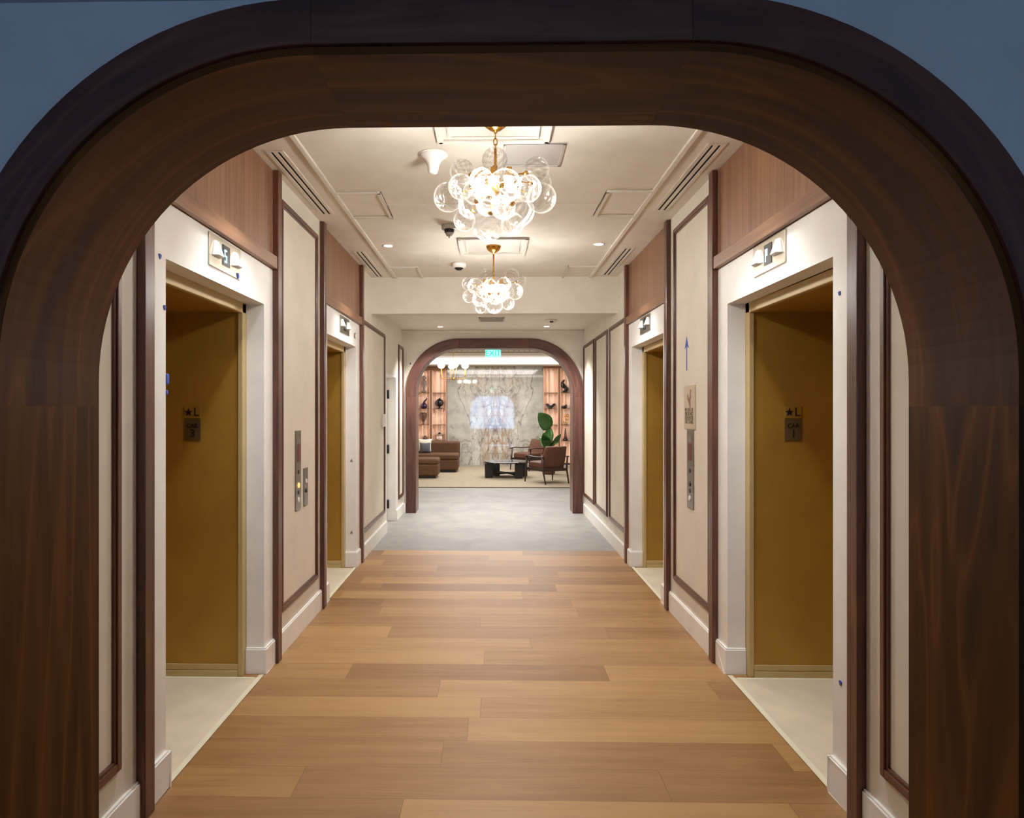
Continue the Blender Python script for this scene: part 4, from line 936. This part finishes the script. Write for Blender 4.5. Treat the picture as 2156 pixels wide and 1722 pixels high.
# armchairs: local +y is the front
def armchair(loc, rz, label):
    t = thing('armchair', label, 'armchair', (0, 0, 0), group='lounge armchairs')
    wf_, wb_ = 0.34, 0.28
    cu = MB(); rows = []
    MB().box(-0.27, 0.27, -0.26, 0.33, 0.30, 0.44).build('seat_cushion', 'leather2', t, bevel=0.045, segs=4)
    b_ = MB(); nx = 10
    for s_, yo in ((1, 0.0), (-1, -0.09)): pass
    prof = []
    fr = []; bk = []
    for j in range(7):
        z = j / 6; yy = -0.20 - 0.16 * z; hw = 0.27 - 0.03 * z * z; rf = []; rb = []
        for i in range(nx + 1):
            a = -1 + 2 * i / nx; curve = 0.05 * a * a
            rf.append(Vector((a * hw, yy + curve + 0.0, 0.36 + 0.42 * z))); rb.append(Vector((a * hw, yy + curve - 0.085, 0.33 + 0.44 * z)))
        fr.append(rf); bk.append(rb)
    b_.grid(fr); b_.grid([r_[::-1] for r_ in bk])
    b_.grid([fr[-1], bk[-1]]); b_.grid([bk[0], fr[0]]); b_.grid([[r_[0] for r_ in bk], [r_[0] for r_ in fr]]); b_.grid([[r_[-1] for r_ in fr], [r_[-1] for r_ in bk]])
    b_.build('backrest', 'leather2', t, bevel=0.02, segs=3, smooth=True)
    for s_ in (-1, 1):
        MB().tube([(s_ * wf_, 0.36, 0.0), (s_ * (wf_ - 0.01), 0.33, 0.30), (s_ * (wf_ - 0.012), 0.30, 0.545)], [0.013, 0.021, 0.019], 10).build('leg', 'darkwood', t, smooth=True)
        MB().tube([(s_ * wb_, -0.40, 0.0), (s_ * (wb_ + 0.005), -0.31, 0.30), (s_ * (wb_ + 0.012), -0.33, 0.55)], [0.013, 0.021, 0.018], 10).build('leg', 'darkwood', t, smooth=True)
        am = MB(); pts = smoothpath([(s_ * wf_, 0.37, 0.545), (s_ * (wf_ + 0.008), 0.18, 0.565), (s_ * (wf_ + 0.0), -0.08, 0.55), (s_ * (wb_ + 0.02), -0.36, 0.56)], 6)
        rws = []
        for i, p in enumerate(pts):
            wd = 0.030 - 0.008 * abs(i / (len(pts) - 1) - 0.3)
            rws.append([p + Vector((wd * math.cos(2 * math.pi * k / 10), 0, 0.013 * math.sin(2 * math.pi * k / 10))) for k in range(10)])
        am.grid(rws, True); am.face(rws[0][::-1]); am.face(rws[-1]); am.build('armrest', 'darkwood', t, smooth=True)
        MB().box(s_ * 0.285 - 0.014, s_ * 0.285 + 0.014, -0.30, 0.33, 0.255, 0.31).build('side_rail', 'darkwood', t, bevel=0.004)
    MB().box(-0.33, 0.33, 0.30, 0.33, 0.255, 0.305).build('front_rail', 'darkwood', t, bevel=0.004)
    MB().box(-0.285, 0.285, -0.315, -0.285, 0.255, 0.305).build('rear_rail', 'darkwood', t, bevel=0.004)
    t.location = loc; t.rotation_euler = (0, 0, rz); return t
armchair((1.175, 14.62, RZ), R(26), 'brown armchair with wooden frame seen from behind, nearest the archway')
armchair((0.97, 17.7, RZ), R(132), 'brown armchair with wooden frame beyond the coffee table, facing left')

# potted plant
t = thing('potted_plant', 'big-leaved green plant in a brown pot between the armchair and right niches', 'plant', (1.36, 16.5, RZ))
PB = Vector((1.36, 16.5, RZ))
MB().lathe([(0.11, 0.0), (0.15, 0.02), (0.17, 0.30), (0.19, 0.46), (0.175, 0.46), (0.16, 0.40)], PB, 28).build('pot', 'pot', t, smooth=True)
MB().lathe([(0.005, 0.0), (0.168, 0.0), (0.168, -0.02), (0.005, -0.02)], PB + Vector((0, 0, 0.43)), 24).build('soil', 'ebony', t)
def leaf(base, tip, width, droop, twist):
    base = Vector(base); tip = Vector(tip); root = PB + Vector((random.uniform(-0.05, 0.05), random.uniform(-0.05, 0.05), 0.42))
    st = MB().tube(smoothpath([root, root.lerp(base, 0.55) + Vector((0, 0, 0.05)), base], 6), 0.011, 8); so = st.build('stalk', 'leaf', t, smooth=True)
    ax = (tip - base); L = ax.length; ax.normalize()
    side = Vector((math.cos(twist), math.sin(twist), 0)); side = (side - ax * side.dot(ax)).normalized(); up = side.cross(ax).normalized()
    mb = MB(); rws = []
    for i in range(15):
        s_ = i / 14; wdt = width * (math.sin(math.pi * min(1, s_ ** 0.75)) ** 0.7 if 0 < s_ < 1 else 0.02)
        c = base + ax * (L * s_) + Vector((0, 0, -droop * s_ * s_)); row = []
        for k in range(-4, 5):
            a = k / 4; row.append(c + side * (a * wdt) + up * (0.25 * wdt * abs(a) + 0.008 * math.sin(9 * s_ + 2 * a)))
        rws.append(row)
    mb.grid(rws); o = mb.build('leaf', 'leaf', t, smooth=True)
    md = o.modifiers.new('solid', 'SOLIDIFY'); md.thickness = 0.004
def pz(zx, zy, Y): return at(840 + zx * 0.238, 690 + zy * 0.238, Y)
leaf(pz(1335, 890, 16.45), pz(1232, 752, 16.2), 0.185, 0.0, 0.5)
leaf(pz(1330, 1000, 16.4), pz(1222, 985, 16.0), 0.10, 0.02, 1.3)
leaf(pz(1300, 1030, 16.3), pz(1340, 880, 16.6), 0.13, 0.0, 0.25)
leaf(pz(1335, 1050, 16.35), pz(1435, 928, 16.3), 0.11, 0.02, 0.75)
leaf(pz(1320, 1060, 16.4), pz(1275, 930, 16.1), 0.11, 0.0, 0.2)
leaf(pz(1345, 1040, 16.4), pz(1425, 990, 16.0), 0.09, 0.05, 1.0)
leaf(pz(1300, 1050, 16.5), pz(1250, 960, 16.9), 0.09, 0.0, 2.4)

# lounge chandelier
C3 = Vector((-0.842, 15.0, 2.23))
t = thing('globe_chandelier', 'brass chandelier with white opal globes in the lounge', 'chandelier', (C3.x, C3.y, 2.97))
MB().tube([(C3.x, C3.y, 2.95), (C3.x, C3.y, C3.z)], 0.008).build('stem', 'brass', t, smooth=True)
MB().lathe([(0.06, 0), (0.06, -0.02), (0.01, -0.03)], (C3.x, C3.y, 2.97), 20).build('canopy', 'brass', t, smooth=True)
MB().sphere(C3, 0.03, 16, 10).build('hub', 'brass', t, smooth=True)
for k in range(4):
    a = R(10 + 90 * k); dx, dy = math.cos(a), math.sin(a); r_ = 0.262
    for q in (-0.035, 0.035):
        pts = [C3 + Vector((dx * 0.02 - dy * q, dy * 0.02 + dx * q, 0)), C3 + Vector((dx * (r_ - 0.05) - dy * q, dy * (r_ - 0.05) + dx * q, 0)), C3 + Vector((dx * (r_ - 0.008) - dy * q, dy * (r_ - 0.008) + dx * q, 0.02)), C3 + Vector((dx * r_ - dy * q, dy * r_ + dx * q, 0.06)), C3 + Vector((dx * r_ - dy * q, dy * r_ + dx * q, 0.24))]
        MB().tube(pts, 0.006, 8).build('arm', 'brass', t, smooth=True)
    MB().sphere(C3 + Vector((dx * r_, dy * r_, 0.285)), 0.072, 20, 12, (1.1, 1.1, 0.9)).build('globe', 'globe_lit', t, smooth=True)
